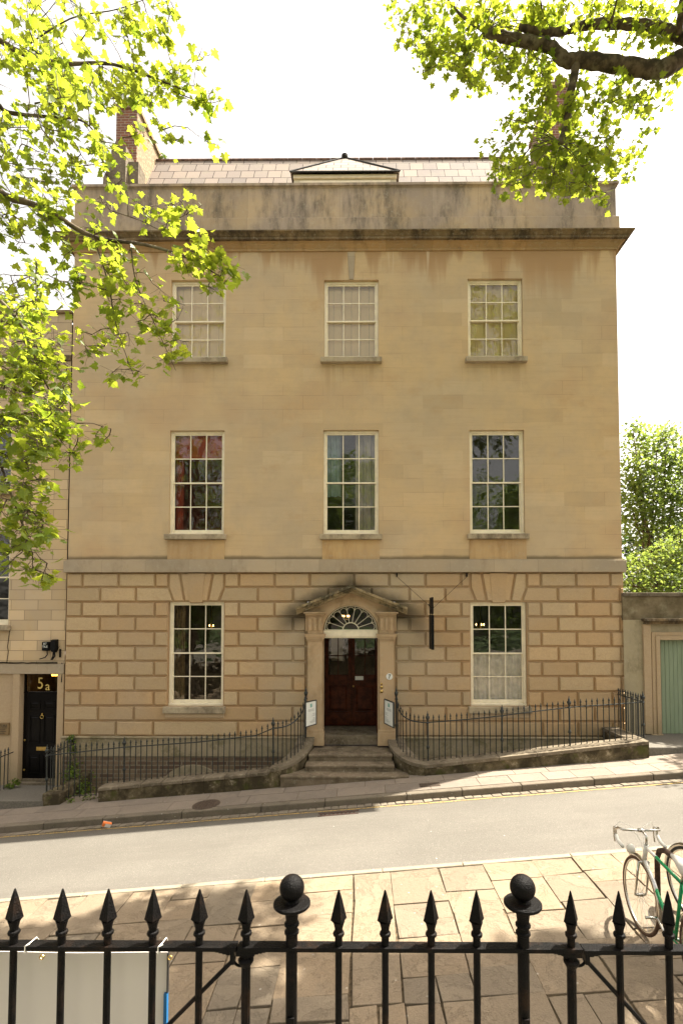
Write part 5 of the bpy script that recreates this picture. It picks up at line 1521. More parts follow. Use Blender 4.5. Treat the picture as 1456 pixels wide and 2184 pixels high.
# left plane tree (trunk stands out of frame to the left)
tl = thing('plane_tree', (-7.0, 4.6, znear(-7)), 'leafy plane tree overhanging the left side, sunlit yellow green leaves', 'tree', 'plane trees overhanging the street')
S = Skeleton(21)
S.limb([(-7, 4.6, -.8), (-6.9, 4.7, 2), (-7.05, 4.8, 4.5), (-6.9, 4.9, 7), (-6.6, 5.0, 10), (-6.4, 5.2, 13)], .34, .12)
trk = S.lim; S.lim = MB()
S.limb([(-6.95, 4.8, 5.2), P(-120, 420, 5.5), P(30, 425, 5.6), P(110, 455, 5.7), P(200, 505, 5.8), P(310, 522, 5.9), P(400, 550, 6.0), P(470, 590, 6.1)], 0.0495, 0.0060)
S.limb([(-6.6, 5.0, 10), P(-60, 60, 6.0), P(40, 110, 6.2), P(130, 135, 6.4), P(240, 137, 6.6), P(350, 175, 6.8), P(400, 195, 6.9)], 0.0440, 0.0060)
S.limb([(-6.8, 4.9, 8), P(-80, 210, 5.6), P(20, 240, 5.8), P(110, 250, 6.0), P(180, 260, 6.1), P(230, 320, 6.2)], 0.0330, 0.0050)
S.limb([(-6.9, 4.9, 6), P(-90, 560, 4.6), P(0, 640, 4.6), P(50, 700, 4.7), P(90, 800, 4.8), P(140, 900, 4.9)], 0.0275, 0.0040)
S.limb([(-6.95, 4.8, 4.6), P(-120, 860, 4.3), P(-20, 950, 4.4), P(30, 1070, 4.5), P(70, 1180, 4.6)], 0.0220, 0.0035)
S.limb([P(200, 505, 5.8), P(230, 600, 5.8), P(250, 700, 5.8), P(285, 800, 5.8)], 0.0099, 0.0030)
S.limb([P(280, 520, 5.85), P(290, 600, 5.9), P(330, 690, 5.9), P(375, 790, 5.9)], 0.0088, 0.0030)
S.limb([P(370, 195, 6.9), P(440, 220, 7.0), P(480, 210, 7.0)], 0.0066, 0.0030)
S.limb([P(130, 135, 6.4), P(140, 200, 6.3), P(135, 280, 6.3)], 0.0066, 0.0030)
S.limb([P(240, 450, 5.8), P(300, 470, 5.9), P(350, 490, 6.0), P(360, 440, 6.0), P(375, 410, 6)], 0.0066, 0.0030)
S.limb([P(40, 110, 6.2), P(150, 40, 6.4), P(250, 20, 6.5), P(330, -10, 6.6)], 0.0110, 0.0030)
C = S.cloud
C(60, 60, 120, 130, 5.4, 7.5, 24, 9, .15); C(170, 130, 130, 110, 5.6, 7.2, 27, 9, .15)
C(60, 230, 120, 120, 5.2, 7.2, 27, 9, .145); C(200, 230, 110, 70, 5.8, 7.0, 20, 8, .14)
C(300, 180, 90, 50, 6.4, 7.2, 18, 8, .15); C(400, 170, 50, 60, 6.7, 7.2, 9, 7, .16); C(440, 210, 45, 25, 6.8, 7.1, 6, 7, .16)
C(340, 40, 40, 60, 6.3, 6.8, 9, 7, .15); C(290, 20, 50, 40, 6.3, 6.8, 7, 7, .15); C(435, 110, 18, 30, 6.8, 7, 2, 5, .16); C(240, 60, 60, 50, 6, 6.8, 9, 7, .15)
C(340, 290, 30, 20, 6.5, 7, 2, 5, .15); C(420, 300, 55, 22, 6.6, 7, 4, 5, .15); C(470, 305, 20, 12, 6.6, 7, 1, 4, .15)
C(50, 350, 90, 60, 5.2, 6.5, 16, 8, .14); C(170, 330, 90, 60, 5.7, 6.5, 15, 8, .14); C(255, 390, 30, 25, 5.7, 6.2, 4, 8, .13); C(280, 280, 40, 30, 6, 6.6, 4, 7, .14)
C(60, 470, 100, 60, 5.2, 6.2, 18, 8, .14); C(170, 450, 70, 50, 5.4, 6.1, 11, 8, .13); C(220, 520, 90, 45, 5.6, 6.1, 11, 7, .14)
C(350, 450, 90, 38, 5.8, 6.2, 11, 7, .15); C(400, 550, 95, 45, 5.8, 6.2, 14, 8, .15); C(470, 540, 40, 25, 5.9, 6.2, 4, 7, .16); C(455, 590, 35, 30, 5.9, 6.2, 4, 6, .15)
C(60, 590, 90, 70, 5.0, 6.0, 16, 8, .14); C(200, 600, 90, 60, 5.5, 6.0, 16, 8, .14); C(300, 640, 70, 70, 5.7, 6.1, 13, 7, .14)
C(220, 720, 60, 60, 5.6, 6.0, 10, 7, .14); C(270, 800, 35, 40, 5.7, 5.9, 5, 7, .15); C(350, 740, 40, 60, 5.8, 6.0, 8, 7, .13); C(395, 690, 18, 50, 5.8, 6, 3, 6, .13)
C(40, 720, 90, 90, 4.3, 5.2, 46, 9, 0.1144); C(110, 800, 60, 80, 4.6, 5.1, 30, 8, 0.1144); C(40, 890, 80, 90, 4.2, 5, 42, 9, 0.1144); C(120, 930, 55, 50, 4.6, 5, 20, 8, 0.1144)
C(225, 935, 35, 22, 4.8, 5, 3, 6, 0.132); C(40, 1040, 60, 70, 4.2, 4.8, 24, 8, 0.1144); C(60, 1130, 50, 50, 4.3, 4.7, 16, 8, 0.1144); C(90, 1215, 30, 38, 4.4, 4.7, 6, 8, 0.1232); C(10, 1170, 30, 60, 4.2, 4.6, 5, 8, 0.1144)
# crown continuing above and outside the picture
for _ in range(90):
    S.twig((S.rr.uniform(-9.5, -5.4), S.rr.uniform(3.5, 7.5), S.rr.uniform(8.5, 13.5)), 9, .17)
for _ in range(45):
    yy = S.rr.uniform(5.2, 7.6); S.twig((S.rr.uniform(-6, -3.2), min(yy, 7.0), P(300, -60, yy).z + .25 + S.rr.random() * 2.2), 10, .19)
o = trk.build('trunk', 'bark', tl, smooth=True); S.lim.build('limb', 'bark', tl, smooth=True); S.tw.build('twigs', 'bark', tl, smooth=True); S.lv.build('crown', 'leaf', tl)

# right plane tree
tr_ = thing('plane_tree', (9.4, 5.4, znear(9)), 'leafy plane tree with thick bent limbs overhanging the top right', 'tree', 'plane trees overhanging the street')
S = Skeleton(33)
S.limb([(9.4, 5.4, 0.2), (9.3, 5.5, 3), (9.15, 5.6, 6), (8.8, 5.8, 8.5), (8.3, 6, 11), (7.8, 6.2, 14)], .42, .16)
trk = S.lim; S.lim = MB()
YB = 7.4
def PB(px, py, dy=0): return P(px, py, YB + dy)
S.limb([(9.0, 5.7, 7.5), PB(1640, 150, -.6), PB(1540, 95, -.3), PB(1456, 122), PB(1420, 145), PB(1385, 148), PB(1310, 137), PB(1240, 128), PB(1205, 128), PB(1170, 100), PB(1120, 88), PB(1070, 78), PB(1032, 66)], .145, .065)
S.limb([(8.5, 5.9, 10), PB(1600, 60, -.4), PB(1500, 95, -.2), PB(1450, 78), PB(1400, 58), PB(1350, 52), PB(1290, 50), PB(1240, 55), PB(1190, 68), PB(1150, 66), PB(1105, 58)], .1, .045)
S.limb([PB(1228, 133), PB(1222, 170), PB(1212, 215), PB(1208, 260), PB(1200, 290), PB(1192, 312)], .062, .048)
S.limb([PB(1456, -10, -.3), PB(1450, 40, -.2), PB(1445, 85)], .05, .05)
S.limb([PB(1032, 66), PB(980, 30), PB(940, -20)], .03, .01)
def Cr(cx, cy, rx, ry, n, nl=9, size=.14, dy=(-.35, 1.0), **kw): S.cloud(cx, cy, rx, ry, YB + dy[0], YB + dy[1], int(n * 1.0 + .5), nl, size, **kw)
# shoots fanning out of the pollard knuckles
for (kx, ky, a0, a1, rad_) in ((1195, 305, -40, 220, 110), (1035, 62, 60, 290, 110)):
    for k in range(26):
        a = R(a0 + (a1 - a0) * S.rr.random()); rr_ = rad_ * S.rr.uniform(.5, 1.1)
        e = P(kx - rr_ * math.cos(a), ky + rr_ * math.sin(a) * .8, YB + S.rr.uniform(-.8, .8)); s0 = PB(kx, ky)
        S.tw.tube([s0, s0.lerp(e, .5) + Vector((0, 0, .06)), e], [.009, .006, .003], 5); S.nodes += [s0.lerp(e, .5), e]
Cr(930, 50, 90, 70, 34); Cr(1020, 120, 90, 70, 34); Cr(890, 10, 60, 30, 10); Cr(950, 120, 60, 50, 14); Cr(900, 165, 14, 12, 2, 5)
Cr(1090, 30, 110, 40, 34); Cr(1220, 25, 120, 35, 36); Cr(1350, 30, 90, 40, 24); Cr(1420, 40, 50, 60, 16)
Cr(1100, 150, 80, 50, 22); Cr(1180, 190, 60, 40, 12); Cr(1010, 195, 50, 20, 4, 6); Cr(1160, 230, 50, 30, 8)
Cr(1260, 200, 70, 60, 16); Cr(1340, 240, 60, 60, 13); Cr(1380, 180, 60, 50, 10); Cr(1430, 180, 30, 40, 6); Cr(1320, 165, 60, 30, 7); Cr(1300, 90, 90, 25, 7)
Cr(1120, 270, 60, 40, 12); Cr(1060, 300, 40, 40, 6, 7); Cr(1170, 290, 60, 50, 18); Cr(1240, 290, 60, 60, 18)
Cr(1120, 340, 90, 40, 24); Cr(1200, 350, 90, 50, 32); Cr(1160, 395, 90, 25, 16); Cr(1290, 350, 60, 40, 14); Cr(1060, 375, 40, 30, 6, 7); Cr(1220, 400, 60, 22, 9); Cr(1285, 425, 20, 14, 3, 7); Cr(1340, 330, 25, 35, 4, 7); Cr(1020, 310, 14, 6, 1, 4)
# crown above and to the right of the frame: it dapples the near pavement
for _ in range(760):
    yy = S.rr.uniform(4.6, 7.6); zz = P(800, -60, yy).z + .25 + S.rr.random() ** 1.6 * 3.0
    S.twig((S.rr.uniform(1.2, 10.5), yy, zz), 12, .23, r=.01)
o = trk.build('trunk', 'bark', tr_, smooth=True); S.lim.build('limb', 'bark', tr_, smooth=True); S.tw.build('twigs', 'bark', tr_, smooth=True); S.lv.build('crown', 'leaf', tr_)

# garden trees right of the house and park trees behind the camera
def crown_tree(name, loc, H, blobs, nleaf, size, mat, label, cat='tree', group=None, trunk_r=.14, seed=1, shape=SMALL, shell=.55):
    t = thing(name, loc, label, cat, group); rr = random.Random(seed); L = Vector(loc)
    m = MB(); top = L + Vector((0, 0, H * .55))
    m.tube([L + Vector((0, 0, -.3)), L + Vector((.05, 0, H * .2)), L + Vector((-.04, .03, H * .4)), top], [trunk_r, trunk_r * .85, trunk_r * .65, trunk_r * .4], 9)
    for b in blobs:
        c = Vector(b[:3]); r_ = b[3]
        s0 = L + Vector((0, 0, max(.15, min(H * .5, (c.z - L.z) * .6))))
        mid = s0.lerp(c, .5) + Vector((rr.uniform(-.2, .2), rr.uniform(-.2, .2), -.1))
        m.tube([s0, mid, c], [trunk_r * .4, trunk_r * .28, trunk_r * .12], 6)
        for _ in range(5):
            e = c + Vector((rr.gauss(0, .5), rr.gauss(0, .5), rr.gauss(.1, .5))) * r_; m.tube([c, c.lerp(e, .5) + Vector((0, 0, .05)), e], [.02, .012, .005], 4)
    m.build('trunk', 'bark', t, smooth=True)
    lv = MB(); tot = sum(b[3] ** 2 for b in blobs)
    for b in blobs:
        k = int(nleaf * b[3] ** 2 / tot); c = Vector(b[:3]); sprays = max(6, k // 9)
        for _ in range(sprays):
            d = Vector((rr.gauss(0, 1), rr.gauss(0, 1), rr.gauss(0, 1))).normalized(); rad_ = b[3] * (rr.uniform(shell, 1.0) if rr.random() < .8 else rr.uniform(.2, 1.12))
            p = c + d * rad_; ti = rr.random()
            for _ in range(9):
                add_leaf(lv, p + Vector((rr.gauss(0, .13), rr.gauss(0, .13), rr.gauss(0, .1))) * (1 + size * 2), size * rr.uniform(.7, 1.2), rr, shape=shape, tint=min(1, max(0, ti * .6 + rr.random() * .4)))
    lv.build('crown', mat, t); return t
def B3(px, py, Y, r_): q = P(px, py, Y); return (q.x, q.y, q.z, r_)
q = P(1400, 1600, 17.5)
crown_tree('garden_tree', (q.x, 17.5, zfar(8)), 8, [B3(1400, 960, 17.5, .9), B3(1365, 1010, 17.2, .75), B3(1440, 1010, 17.8, .9), B3(1345, 1080, 17, .7), B3(1400, 1070, 17.4, 1.0), B3(1465, 1100, 17.5, 1.1), B3(1370, 1130, 17.2, .7), B3(1350, 930, 17.5, .45), B3(1420, 930, 17.6, .5), B3(1350, 1040, 17, .5), B3(1520, 1000, 18, 1.4)],
           9500, .15, 'leaf_bg', 'light green feathery tree rising tallest above the garden wall at the right', group='trees behind the garden wall', seed=51)
q = P(1440, 1600, 19.5)
crown_tree('garden_tree', (q.x, 19.5, zfar(8)), 6, [B3(1350, 1190, 19, .9), B3(1420, 1170, 19.5, 1.2), B3(1380, 1230, 19, 1.1), B3(1450, 1230, 19.5, 1.2), B3(1500, 1150, 20, 1.6), B3(1340, 1150, 19.2, .5), B3(1410, 1290, 19, 1.2)],
           7000, .17, 'leaf_dark', 'dark green tree filling the gap behind the garden wall', group='trees behind the garden wall', seed=52)
q = P(1370, 1600, 14.5)
crown_tree('garden_shrub', (q.x, 14.5, zfar(7)), 4, [B3(1360, 1215, 14.5, .5), B3(1410, 1190, 14.8, .55), B3(1450, 1160, 15, .5), B3(1350, 1250, 14.2, .45), B3(1400, 1245, 14.4, .5), B3(1450, 1235, 14.6, .55)],
           3000, .12, 'leaf_bg', 'bright leafy shrub just behind the coping of the garden wall', 'shrub', seed=53, trunk_r=.06)
for i, (x, y, s_) in enumerate(((-10, -9, 1.0), (-2.5, -12, 1.15), (5.5, -10, .85), (13, -12, .8))):
    rr = random.Random(60 + i)
    bl = [(x + rr.uniform(-3.4, 3.4), y + rr.uniform(-1.5, 1.5), 1 + rr.uniform(1.8, 12.5) * s_, rr.uniform(1.8, 2.8)) for _ in range(20)]
    crown_tree('park_tree', (x, y, .9), 9 * s_, bl, 5200, .5, 'leaf_bg', 'large park tree standing behind the viewpoint across the street', group='park trees behind the viewpoint', seed=70 + i, trunk_r=.35)

rr = random.Random(91)
bl = [(rr.uniform(9.9, 13.5), rr.uniform(10.6, 13.6), rr.uniform(4.6, 8.6), rr.uniform(.7, 1.2)) for _ in range(16)]
crown_tree('street_tree', (12.3, 11.6, zfar(12)), 7, bl, 5200, .2, 'leaf_bg', 'street tree just right of the picture beside the garden gate', seed=92, trunk_r=.16)

# climbing plant and weeds
def plant(name, label, cat, spots, n, size, mat='ivy', seed=1, shape=SMALL, stems=()):
    rr = random.Random(seed); c0 = Vector(spots[0][:3]); t = thing(name, tuple(c0), label, cat)
    lv = MB(); m = MB()
    for s_ in stems: m.tube([Vector(p) for p in s_], .008, 5)
    for b in spots:
        c = Vector(b[:3])
        for _ in range(int(n * b[4])):
            p = c + Vector((rr.gauss(0, .5) * b[3], rr.gauss(0, .3) * b[3], rr.gauss(0, .5) * b[3])); add_leaf(lv, p, size * rr.uniform(.6, 1.2), rr, shape=shape)
    for b in spots: m.tube([c0 + Vector((0, .05, -.3)), Vector(b[:3])], .005, 4)
    m.build('stems', 'bark', t); lv.build('leaves', mat, t)
def PP(px, py, Y, r_, k): q = P(px, py, Y); return (q.x, q.y, q.z, r_, k)
plant('climbing_plant', 'green climbing plant growing up the left corner of the house behind the railings', 'climber',
      [PP(165, 1690, 11.9, .25, 1), PP(160, 1660, 12.1, .22, 1), PP(185, 1680, 11.9, .25, 1), PP(158, 1630, 12.3, .14, .6), PP(155, 1600, 12.35, .12, .5), PP(152, 1575, 12.38, .1, .5), PP(175, 1700, 11.7, .2, .8), PP(150, 1650, 12.2, .15, .5)], 150, .075, seed=5)
plant('weed_clump', 'low bright green fern at the foot of the pale jamb by the black door', 'weed', [PP(24, 1676, 12.2, .12, 1), PP(34, 1668, 12.3, .1, .8)], 60, .08, seed=6)
plant('weed_clump', 'sparse weeds growing along the pavement edge under the gap in the railings', 'weed', [PP(150, 1707, 11.2, .12, 1), PP(180, 1703, 11.25, .12, .8), PP(200, 1700, 11.3, .1, .6)], 50, .05, seed=7)
plant('weed_clump', 'small green tufts on the left flank wall of the steps', 'weed', [PP(605, 1626, 11.6, .1, 1), PP(625, 1618, 11.8, .1, 1), PP(640, 1610, 11.9, .07, .6)], 40, .03, seed=8)
plant('roof_weeds', 'tuft of weeds growing beside the left chimney on the roof', 'weed', [PP(345, 334, YCH + 1.4, .1, 1), PP(352, 336, YCH + 1.5, .1, 1)], 60, .06, seed=9)

# ------------------------------------------------------------------ terrace and spiked railing in front
YF = 1.5
ZRT = P(775, 2015, YF).z
m = MB(); m.box(-14, 14, -6, YF + .25, ZRT - 1.15, ZRT - 1.05)
tag(m.build('terrace', 'path_stone'), kind='structure')
tw_ = thing('terrace_wall', (0, YF + .2, 0), 'stone retaining wall below the spiked black railing', 'wall')
m = MB(); m.box(-14, 14, YF - .2, YF + .22, -1.5, ZRT - 1.16); m.build('wall', 'dwarf', tw_)
m = MB(); m.box(-14, 14, YF - .25, YF + .28, ZRT - 1.05, ZRT - .95); m.build('coping', 'coping', tw_, bevel=.01)
m = MB(); m.box(-60, 60, -40, -6, ZRT - 1.3, ZRT - 1.08); tag(m.build('lawn', 'lawn'), kind='structure')

fr = thing('spiked_railing', (0, YF, ZRT - .95), 'black iron railing with spear heads and ball topped posts across the foreground', 'railing')
px_b = [-170, -70, 30, 132, 230, 326, 425, 525, 722, 821, 919, 1016, 1217, 1320, 1425, 1530]
px_p = [622, 1115]
def X_(px): return P(px, 2015, YF).x
zft = ZRT - .95
k0 = ZRT
def spear(mb, x):
    # collar and neck
    mb.lathe([(.0108, -.004), (.0108, .024), (.0155, .027), (.0165, .031), (.0155, .035), (.0112, .037), (.0114, .045), (.0138, .055), (.0175, .066)], (x, YF, ZRT), 12)
    mb.lathe([(.0160, .063), (.0240, .071), (.0178, .095), (.0105, .125), (.0026, .151), (.0008, .153)], (x, YF, ZRT), 4, ang=.32, sy=.9)
zt_vis = P(30, 1905, YF).z - ZRT
sc_h = 1.0
for px in px_b:
    x = X_(px); thick = .0128 if px in (525, 1217) else .0098
    m = MB(); m.tube([(x, YF, zft), (x, YF, ZRT - .013)], thick, 10)
    if px in (525, 1217): m.lathe([(thick, -.06), (.022, -.045), (.022, -.04), (.016, -.036)], (x, YF, ZRT), 12)
    b = m.build('bar', 'iron_black', fr); smooth_by_angle(b, 35)
    m = MB(); spear(m, x); s_ = m.build('spearhead', 'iron_black', b); smooth_by_angle(s_, 28)
for px in px_p:
    x = X_(px); m = MB(); m.tube([(x, YF, zft), (x, YF, ZRT - .013)], .0162, 14); m.box(x - .010, x + .010, YF - .0205, YF - .012, ZRT - .215, ZRT - .19); m.box(x - .011, x + .011, YF - .0215, YF - .012, ZRT - .245, ZRT - .222)
    b = m.build('post', 'iron_black', fr); smooth_by_angle(b, 35)
    zb_ = P(px, 1893, YF).z - ZRT; rb_ = .0353; zd_ = zb_ - .047
    prof = [(.0165, -.004), (.0165, .03), (.0205, .033), (.0205, .038), (.0165, .041), (.0165, .052), (.021, .055), (.021, .060), (.0165, .064), (.0185, .085), (.024, zd_ - .012), (.03, zd_ - .007), (.05, zd_ - .003), (.0525, zd_), (.0525, zd_ + .006), (.05, zd_ + .0085), (.02, zd_ + .0095)]
    for k in range(3, 25):
        a = R(-90 + 180 * k / 24); prof.append((rb_ * math.cos(a), zb_ + rb_ * math.sin(a)))
    m = MB(); m.lathe(prof, (x, YF, ZRT), 36); f_ = m.build('ball_finial', 'iron_black', b); smooth_by_angle(f_, 35)
xa, xb = X_(507.5), X_(1239)
for (a, b, dz) in ((X_(-260), xa - .0015, 0.0), (xa + .0015, xb - .0015, 0.0), (xb + .0015, X_(1700), -.003)):
    m = MB(); m.box(a, b, YF - .017, YF + .017, ZRT - .012 + dz, ZRT + dz); m.build('rail', 'iron_black', fr, bevel=.0015)
m = MB(); m.box(X_(-260), X_(1700), YF - .015, YF + .015, zft + .1, zft + .112); m.build('rail', 'iron_black', fr)
for sgn, pxs, tgt in ((-1, 497, (330, 2215)), (1, 1249, (1400, 2215))):
    a = P(pxs, 2048, YF - .0); b = P(tgt[0], tgt[1], YF + .0)
    m = MB(); m.tube([a, b], .0062, 8); smooth_by_angle(m.build('brace', 'iron_black', fr), 40)
    cx_ = P(pxs + (16 if sgn < 0 else -16), 2046, YF)
    m = MB(); m.tube([(cx_.x + .019 * math.cos(R(t)), YF, cx_.z + .018 * math.sin(R(t))) for t in (range(150, 370, 20) if sgn < 0 else range(-190, 30, 20))], .0042, 7)
    m.box(a.x - .006, a.x + .006, YF - .012, YF + .012, a.z - .006, ZRT - .012)
    for k in range(4): m.box(a.x + sgn * (.012 + .01 * k) - .006, a.x + sgn * (.012 + .01 * k) + .006, YF - .012, YF + .012, ZRT - .024 + .0025 * k, ZRT - .012)
    for k in range(4): m.box(a.x - sgn * (.058 + .01 * k) - .006, a.x - sgn * (.058 + .01 * k) + .006, YF - .012, YF + .012, ZRT - .024 + .0025 * k, ZRT - .012)
    m.box(X_(525 if sgn < 0 else 1217) - .026, X_(525 if sgn < 0 else 1217) + .026, YF - .014, YF + .014, ZRT - .026, ZRT - .012)
    m.build('latch_bracket', 'iron_black', fr, bevel=.001)

# banner tied to the back of the railing
bn = thing('banner', (X_(180), YF + .04, ZRT - .5), 'plain white banner panel tied behind the spiked railing, bottom left', 'banner')
YBn = YF + .045
x1 = P(358, 2100, YBn).x; z1 = P(180, 2030, YBn).z; z0 = ZRT - .8; x0 = x1 - 1.6
m = MB(); n = 24
def bp(i_, j_):
    u = i_ / n; v = j_ / 10; return (x0 + (x1 - x0) * u, YBn + .004 * math.sin(u * 9 + v * 2) * (.3 + v), z1 + (z0 - z1) * v - .004 * math.sin(u * 3.14 * 3) ** 2 * (1 - v))
m.add([bp(i, j) for j in range(11) for i in range(n + 1)], [(j * (n + 1) + i, (j + 1) * (n + 1) + i, (j + 1) * (n + 1) + i + 1, j * (n + 1) + i + 1) for j in range(10) for i in range(n)])
o = m.build('sheet', 'banner_white', bn)
so2 = o.modifiers.new('solid', 'SOLIDIFY'); so2.thickness = .002
zbl = P(355, 2116, YBn).z
m = MB(); m.box(x1 - .0085, x1 + .0005, YBn - .008, YBn + .006, z0, zbl); m.build('blue_edge', 'banner_blue', bn)
m = MB(); m.box(x1 - .001, x1 + .002, YBn - .006, YBn + .004, zbl, z1); m.build('dark_edge', 'ink_black', bn)
for px in (66, 346):
    x = X_(px); zz = ZRT
    tie = MB(); tie.tube([(x + .004, YF + .02, zz + .004), (x + .001, YF, zz + .003), (x - .004, YF - .0195, zz + .002), (x - .0045, YF - .0195, zz - .014), (x, YF + .01, zz - .02), (x + .006, YF + .03, zz - .01), (x + .004, YF + .02, zz + .004)], .0017, 6)
    tie.tube([(x - .004, YF - .0195, zz + .002), (x + .003, YF - .022, zz + .007), (x + .010, YF - .02, zz + .010)], .0014, 6)
    o = tie.build('cable_tie', 'white_enamel', origin=(x, YF, zz)); tag(o, 'white cable tie looped round the black rail above the %s of the banner' % ('middle' if px < 100 else 'right corner'), 'cable tie', 'white cable ties holding the banner')
    m = MB(); m.tube([(x + .009 + .006 * math.cos(t), YBn - .006, z1 - .012 + .006 * math.sin(t)) for t in [k * .6283 for k in range(11)]], .0016, 5); m.build('eyelet', 'brass', bn)

# ------------------------------------------------------------------ bicycles
def bicycle(fx_, fy_, ang, label, frame1, frame2, tyre, seed=0):
    """front wheel contact at (fx_, fy_); heading angle ang from +Y"""
    zg_ = znear(fx_)
    t = thing('bicycle', (fx_, fy_, zg_), label, 'bicycle', 'bicycles parked on the near pavement')
    dirv = Vector((math.sin(ang), math.cos(ang), 0)); sid = Vector((dirv.y, -dirv.x, 0)); L = Vector((fx_, fy_, zg_))
    def W_(f, s_, z_): return L + dirv * f + sid * s_ + Vector((0, 0, z_))        # f measured forwards from front axle
    def ring(cf, cz, r_, tr, mb, n=40, seg=8):
        c = [W_(cf + r_ * math.cos(6.2832 * k / n), 0, cz + r_ * math.sin(6.2832 * k / n)) for k in range(n + 1)]
        mb.tube(c, tr, seg, cap=False)
    for cf in (0.0, -1.0):
        m = MB(); ring(cf, .34, .327, .0155, m); wh = m.build('wheel', tyre, t, smooth=True)
        m = MB(); ring(cf, .34, .308, .010, m); m.build('rim', 'chrome', wh, smooth=True)
        m = MB()
        for k in range(28):
            a = 6.2832 * k / 28; hs_ = .02 * (1 if k % 2 else -1); b_ = a + (.5 if (k // 2) % 2 else -.5)
            m.tube([W_(cf + .018 * math.cos(b_), hs_, .34 + .018 * math.sin(b_)), W_(cf + .302 * math.cos(a), 0, .34 + .302 * math.sin(a))], .0013, 3, cap=False)
        m.build('spokes', 'chrome', wh)
        m = MB(); m.tube([W_(cf, -.05, .34), W_(cf, -.02, .34), W_(cf, .02, .34), W_(cf, .05, .34)], [.008, .018, .018, .008], 10); m.build('hub', 'chrome', wh)
        m = MB(); pts = []
        rng = (20, 150) if cf == 0 else (15, 165)
        for k in range(13):
            a = R(rng[0] + 10 + (rng[1] - rng[0]) * k / 12) if cf else R(60 + (190 - 60) * k / 12)
            pts.append(W_(cf + .352 * math.cos(a), 0, .34 + .352 * math.sin(a)))
        m.tube(pts, .019, 8); m.build('mudguard', 'chrome', t, smooth=True)
    HT, HB = W_(-.13, 0, .86), W_(-.09, 0, .70); SC, BB = W_(-.70, 0, .80), W_(-.585, 0, .28); RA = W_(-1.0, 0, .34)
    m = MB(); m.tube([HT, HB], .021, 10); T0 = HT + Vector((0, 0, -.02)); D0 = HB + Vector((0, 0, .02)); m.tube([T0, T0.lerp(SC, .3)], .0145, 10); m.tube([D0, D0.lerp(BB, .3)], .016, 10); m.build('frame', frame1, t, smooth=True)
    m = MB(); m.tube([SC, BB], .0145, 10); m.tube([T0.lerp(SC, .3), SC], .0148, 10); m.tube([D0.lerp(BB, .3), BB], .0163, 10)
    for s_ in (-1, 1):
        m.tube([SC, W_(-1.0, .055 * s_, .34)], .008, 8); m.tube([W_(-.6, .02 * s_, .28), W_(-1.0, .055 * s_, .34)], .009, 8)
    m.build('rear_frame', frame2, t, smooth=True)
    m = MB()
    m.tube([HB, W_(-.075, 0, .68)], .017, 8)
    for s_ in (-1, 1): m.tube([W_(-.075, .045 * s_, .68), W_(-.04, .05 * s_, .5), W_(-.02, .05 * s_, .4), W_(0, .05 * s_, .34)], [.012, .011, .009, .008], 8)
    m.tube([W_(-.075, -.05, .68), W_(-.075, .05, .68)], .013, 8)
    m.build('fork', 'chrome', t, smooth=True)
    m = MB(); m.tube([HT, W_(-.14, 0, .95), W_(-.05, 0, .965)], .012, 8); m.tube([W_(-.05, -.03, .965), W_(-.05, .03, .965)], .018, 10); m.build('stem', 'chrome', t, smooth=True)
    m = MB()
    for s_ in (-1, 1):
        m.tube([W_(-.05, 0, .965), W_(-.05, .1 * s_, .967), W_(-.04, .168 * s_, .965), W_(.02, .19 * s_, .96), W_(.06, .195 * s_, .93), W_(.055, .195 * s_, .88), W_(.0, .195 * s_, .84), W_(-.08, .195 * s_, .83)], .0115, 8)
    hb = m.build('handlebar', 'chrome', t, smooth=True)
    for s_ in (-1, 1):
        m = MB(); m.tube([W_(.05, .196 * s_, .875), W_(.0, .196 * s_, .84), W_(-.09, .196 * s_, .83)], .017, 8); m.build('grip', 'white_enamel', hb, smooth=True)
    for s_ in (-1, 1): m = MB(); m.tube([W_(.06, .19 * s_, .95), W_(.11, .19 * s_, .93), W_(.105, .19 * s_, .85), W_(.09, .19 * s_, .80)], .007, 6); m.build('brake_lever', 'chrome', hb, smooth=True)
    m = MB()
    for s_ in (-1, 1): m.tube([W_(.1, .19 * s_, .93), W_(.07, .15 * s_, 1.0), W_(.03, .06 * s_, .97), W_(-.06, .01 * s_, .86), W_(-.09, .0, .72)], .0025, 5)
    m.build('brake_cable', 'white_enamel', t)
    m = MB(); m.tube([SC, W_(-.73, 0, .93)], .012, 8); m.build('seat_post', 'chrome', t, smooth=True)
    m = MB(); m.tube([W_(-.56, 0, .965), W_(-.62, 0, .965), W_(-.7, 0, .955), W_(-.78, 0, .955), W_(-.86, 0, .965)], [.014, .028, .045, .07, .05], 12); sd_ = m.build('saddle', 'saddle_white', t, smooth=True)
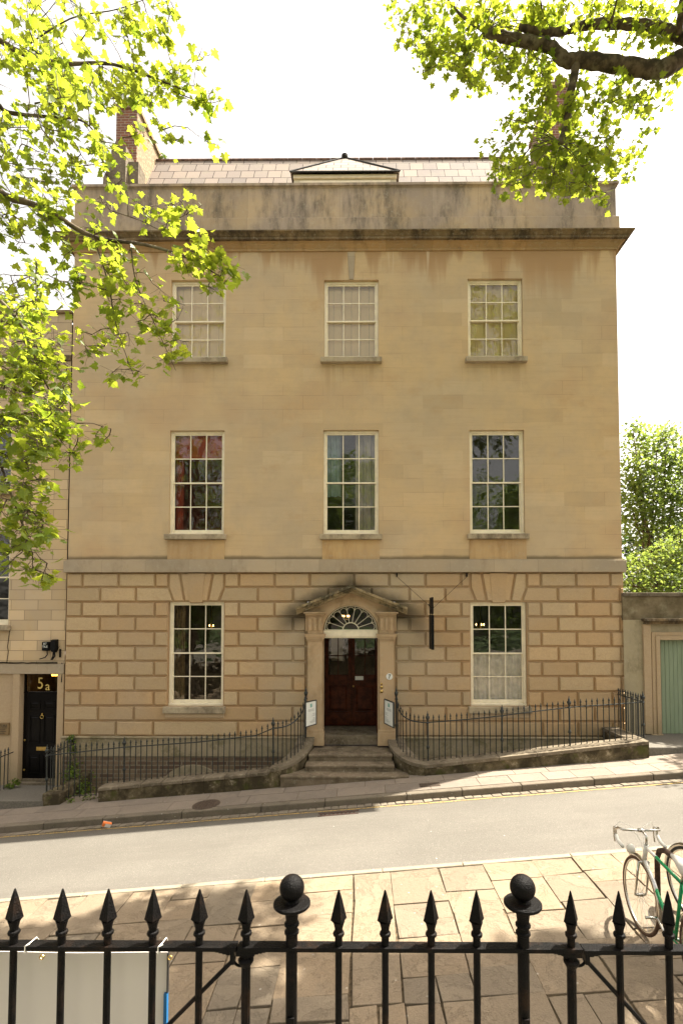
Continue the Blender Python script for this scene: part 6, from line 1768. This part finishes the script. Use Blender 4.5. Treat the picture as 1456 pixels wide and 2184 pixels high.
    m = MB(); m.tube([W_(-.585, -.06, .28), W_(-.585, .06, .28)], .016, 10)
    for s_, a in ((-1, .6), (1, .6 + math.pi)):
        e = W_(-.585 + .17 * math.cos(a), .075 * s_, .28 + .17 * math.sin(a)); m.tube([W_(-.585, .06 * s_, .28), e], .009, 7); m.tube([e, e + sid * (.1 * s_)], .012, 7)
    m.tube([W_(-.585 + .095 * math.cos(6.2832 * k / 24), .045, .28 + .095 * math.sin(6.2832 * k / 24)) for k in range(25)], .004, 5, cap=False)
    m.build('crank', 'chrome', t, smooth=True)
    m = MB(); m.tube([W_(-.585, .045, .375), W_(-1.0, .045, .375)], .003, 5); m.tube([W_(-.585, .045, .185), W_(-1.0, .045, .305)], .003, 5); m.build('chain', 'iron_black', t)
    m = MB(); m.lathe([(.005, -.04), (.035, -.03), (.042, 0), (.03, .035), (.006, .045)], W_(-.02, -.09, .78), 14); m.build('lamp', 'white_enamel', t, smooth=True)
    t.scale = (.95, .95, .95)
    return t
fc = RG(1366, 1986, 0.0)
bicycle(fc.x, fc.y, R(2), 'green racing bicycle, front tubes whitened as sun sheen, with chrome wheels and white saddle, at the right edge', 'white_enamel', 'green_enamel', 'tyre_brown')  # white head end of the frame: sun sheen painted onto green tubes
rc2 = RG(1466, 1958, 0.0); a2 = R(174)
bicycle(rc2.x + math.sin(a2), rc2.y + math.cos(a2), a2, 'green bicycle mostly cut off by the right edge, behind the racing bicycle', 'green_enamel', 'green_enamel', 'tyre_black', 3)
cs = thing('cycle_stand', (fc.x + .2, fc.y, znear(fc.x)), 'black tubular hoop stand between the two bicycles', 'cycle stand')
m = MB(); x = fc.x + .17; y0, y1 = fc.y + .02, fc.y - .7
m.tube([(x, y0, znear(x) - .1), (x, y0, .85), (x, y0 - .04, .93), (x, y0 - .12, .97), (x, y1 + .12, .97), (x, y1 + .04, .93), (x, y1, .85), (x, y1, znear(x) - .1)], .024, 10)
m.build('hoop', 'rust_iron', cs, smooth=True)

for o in bpy.data.objects:
    if '_o' in o: del o['_o']
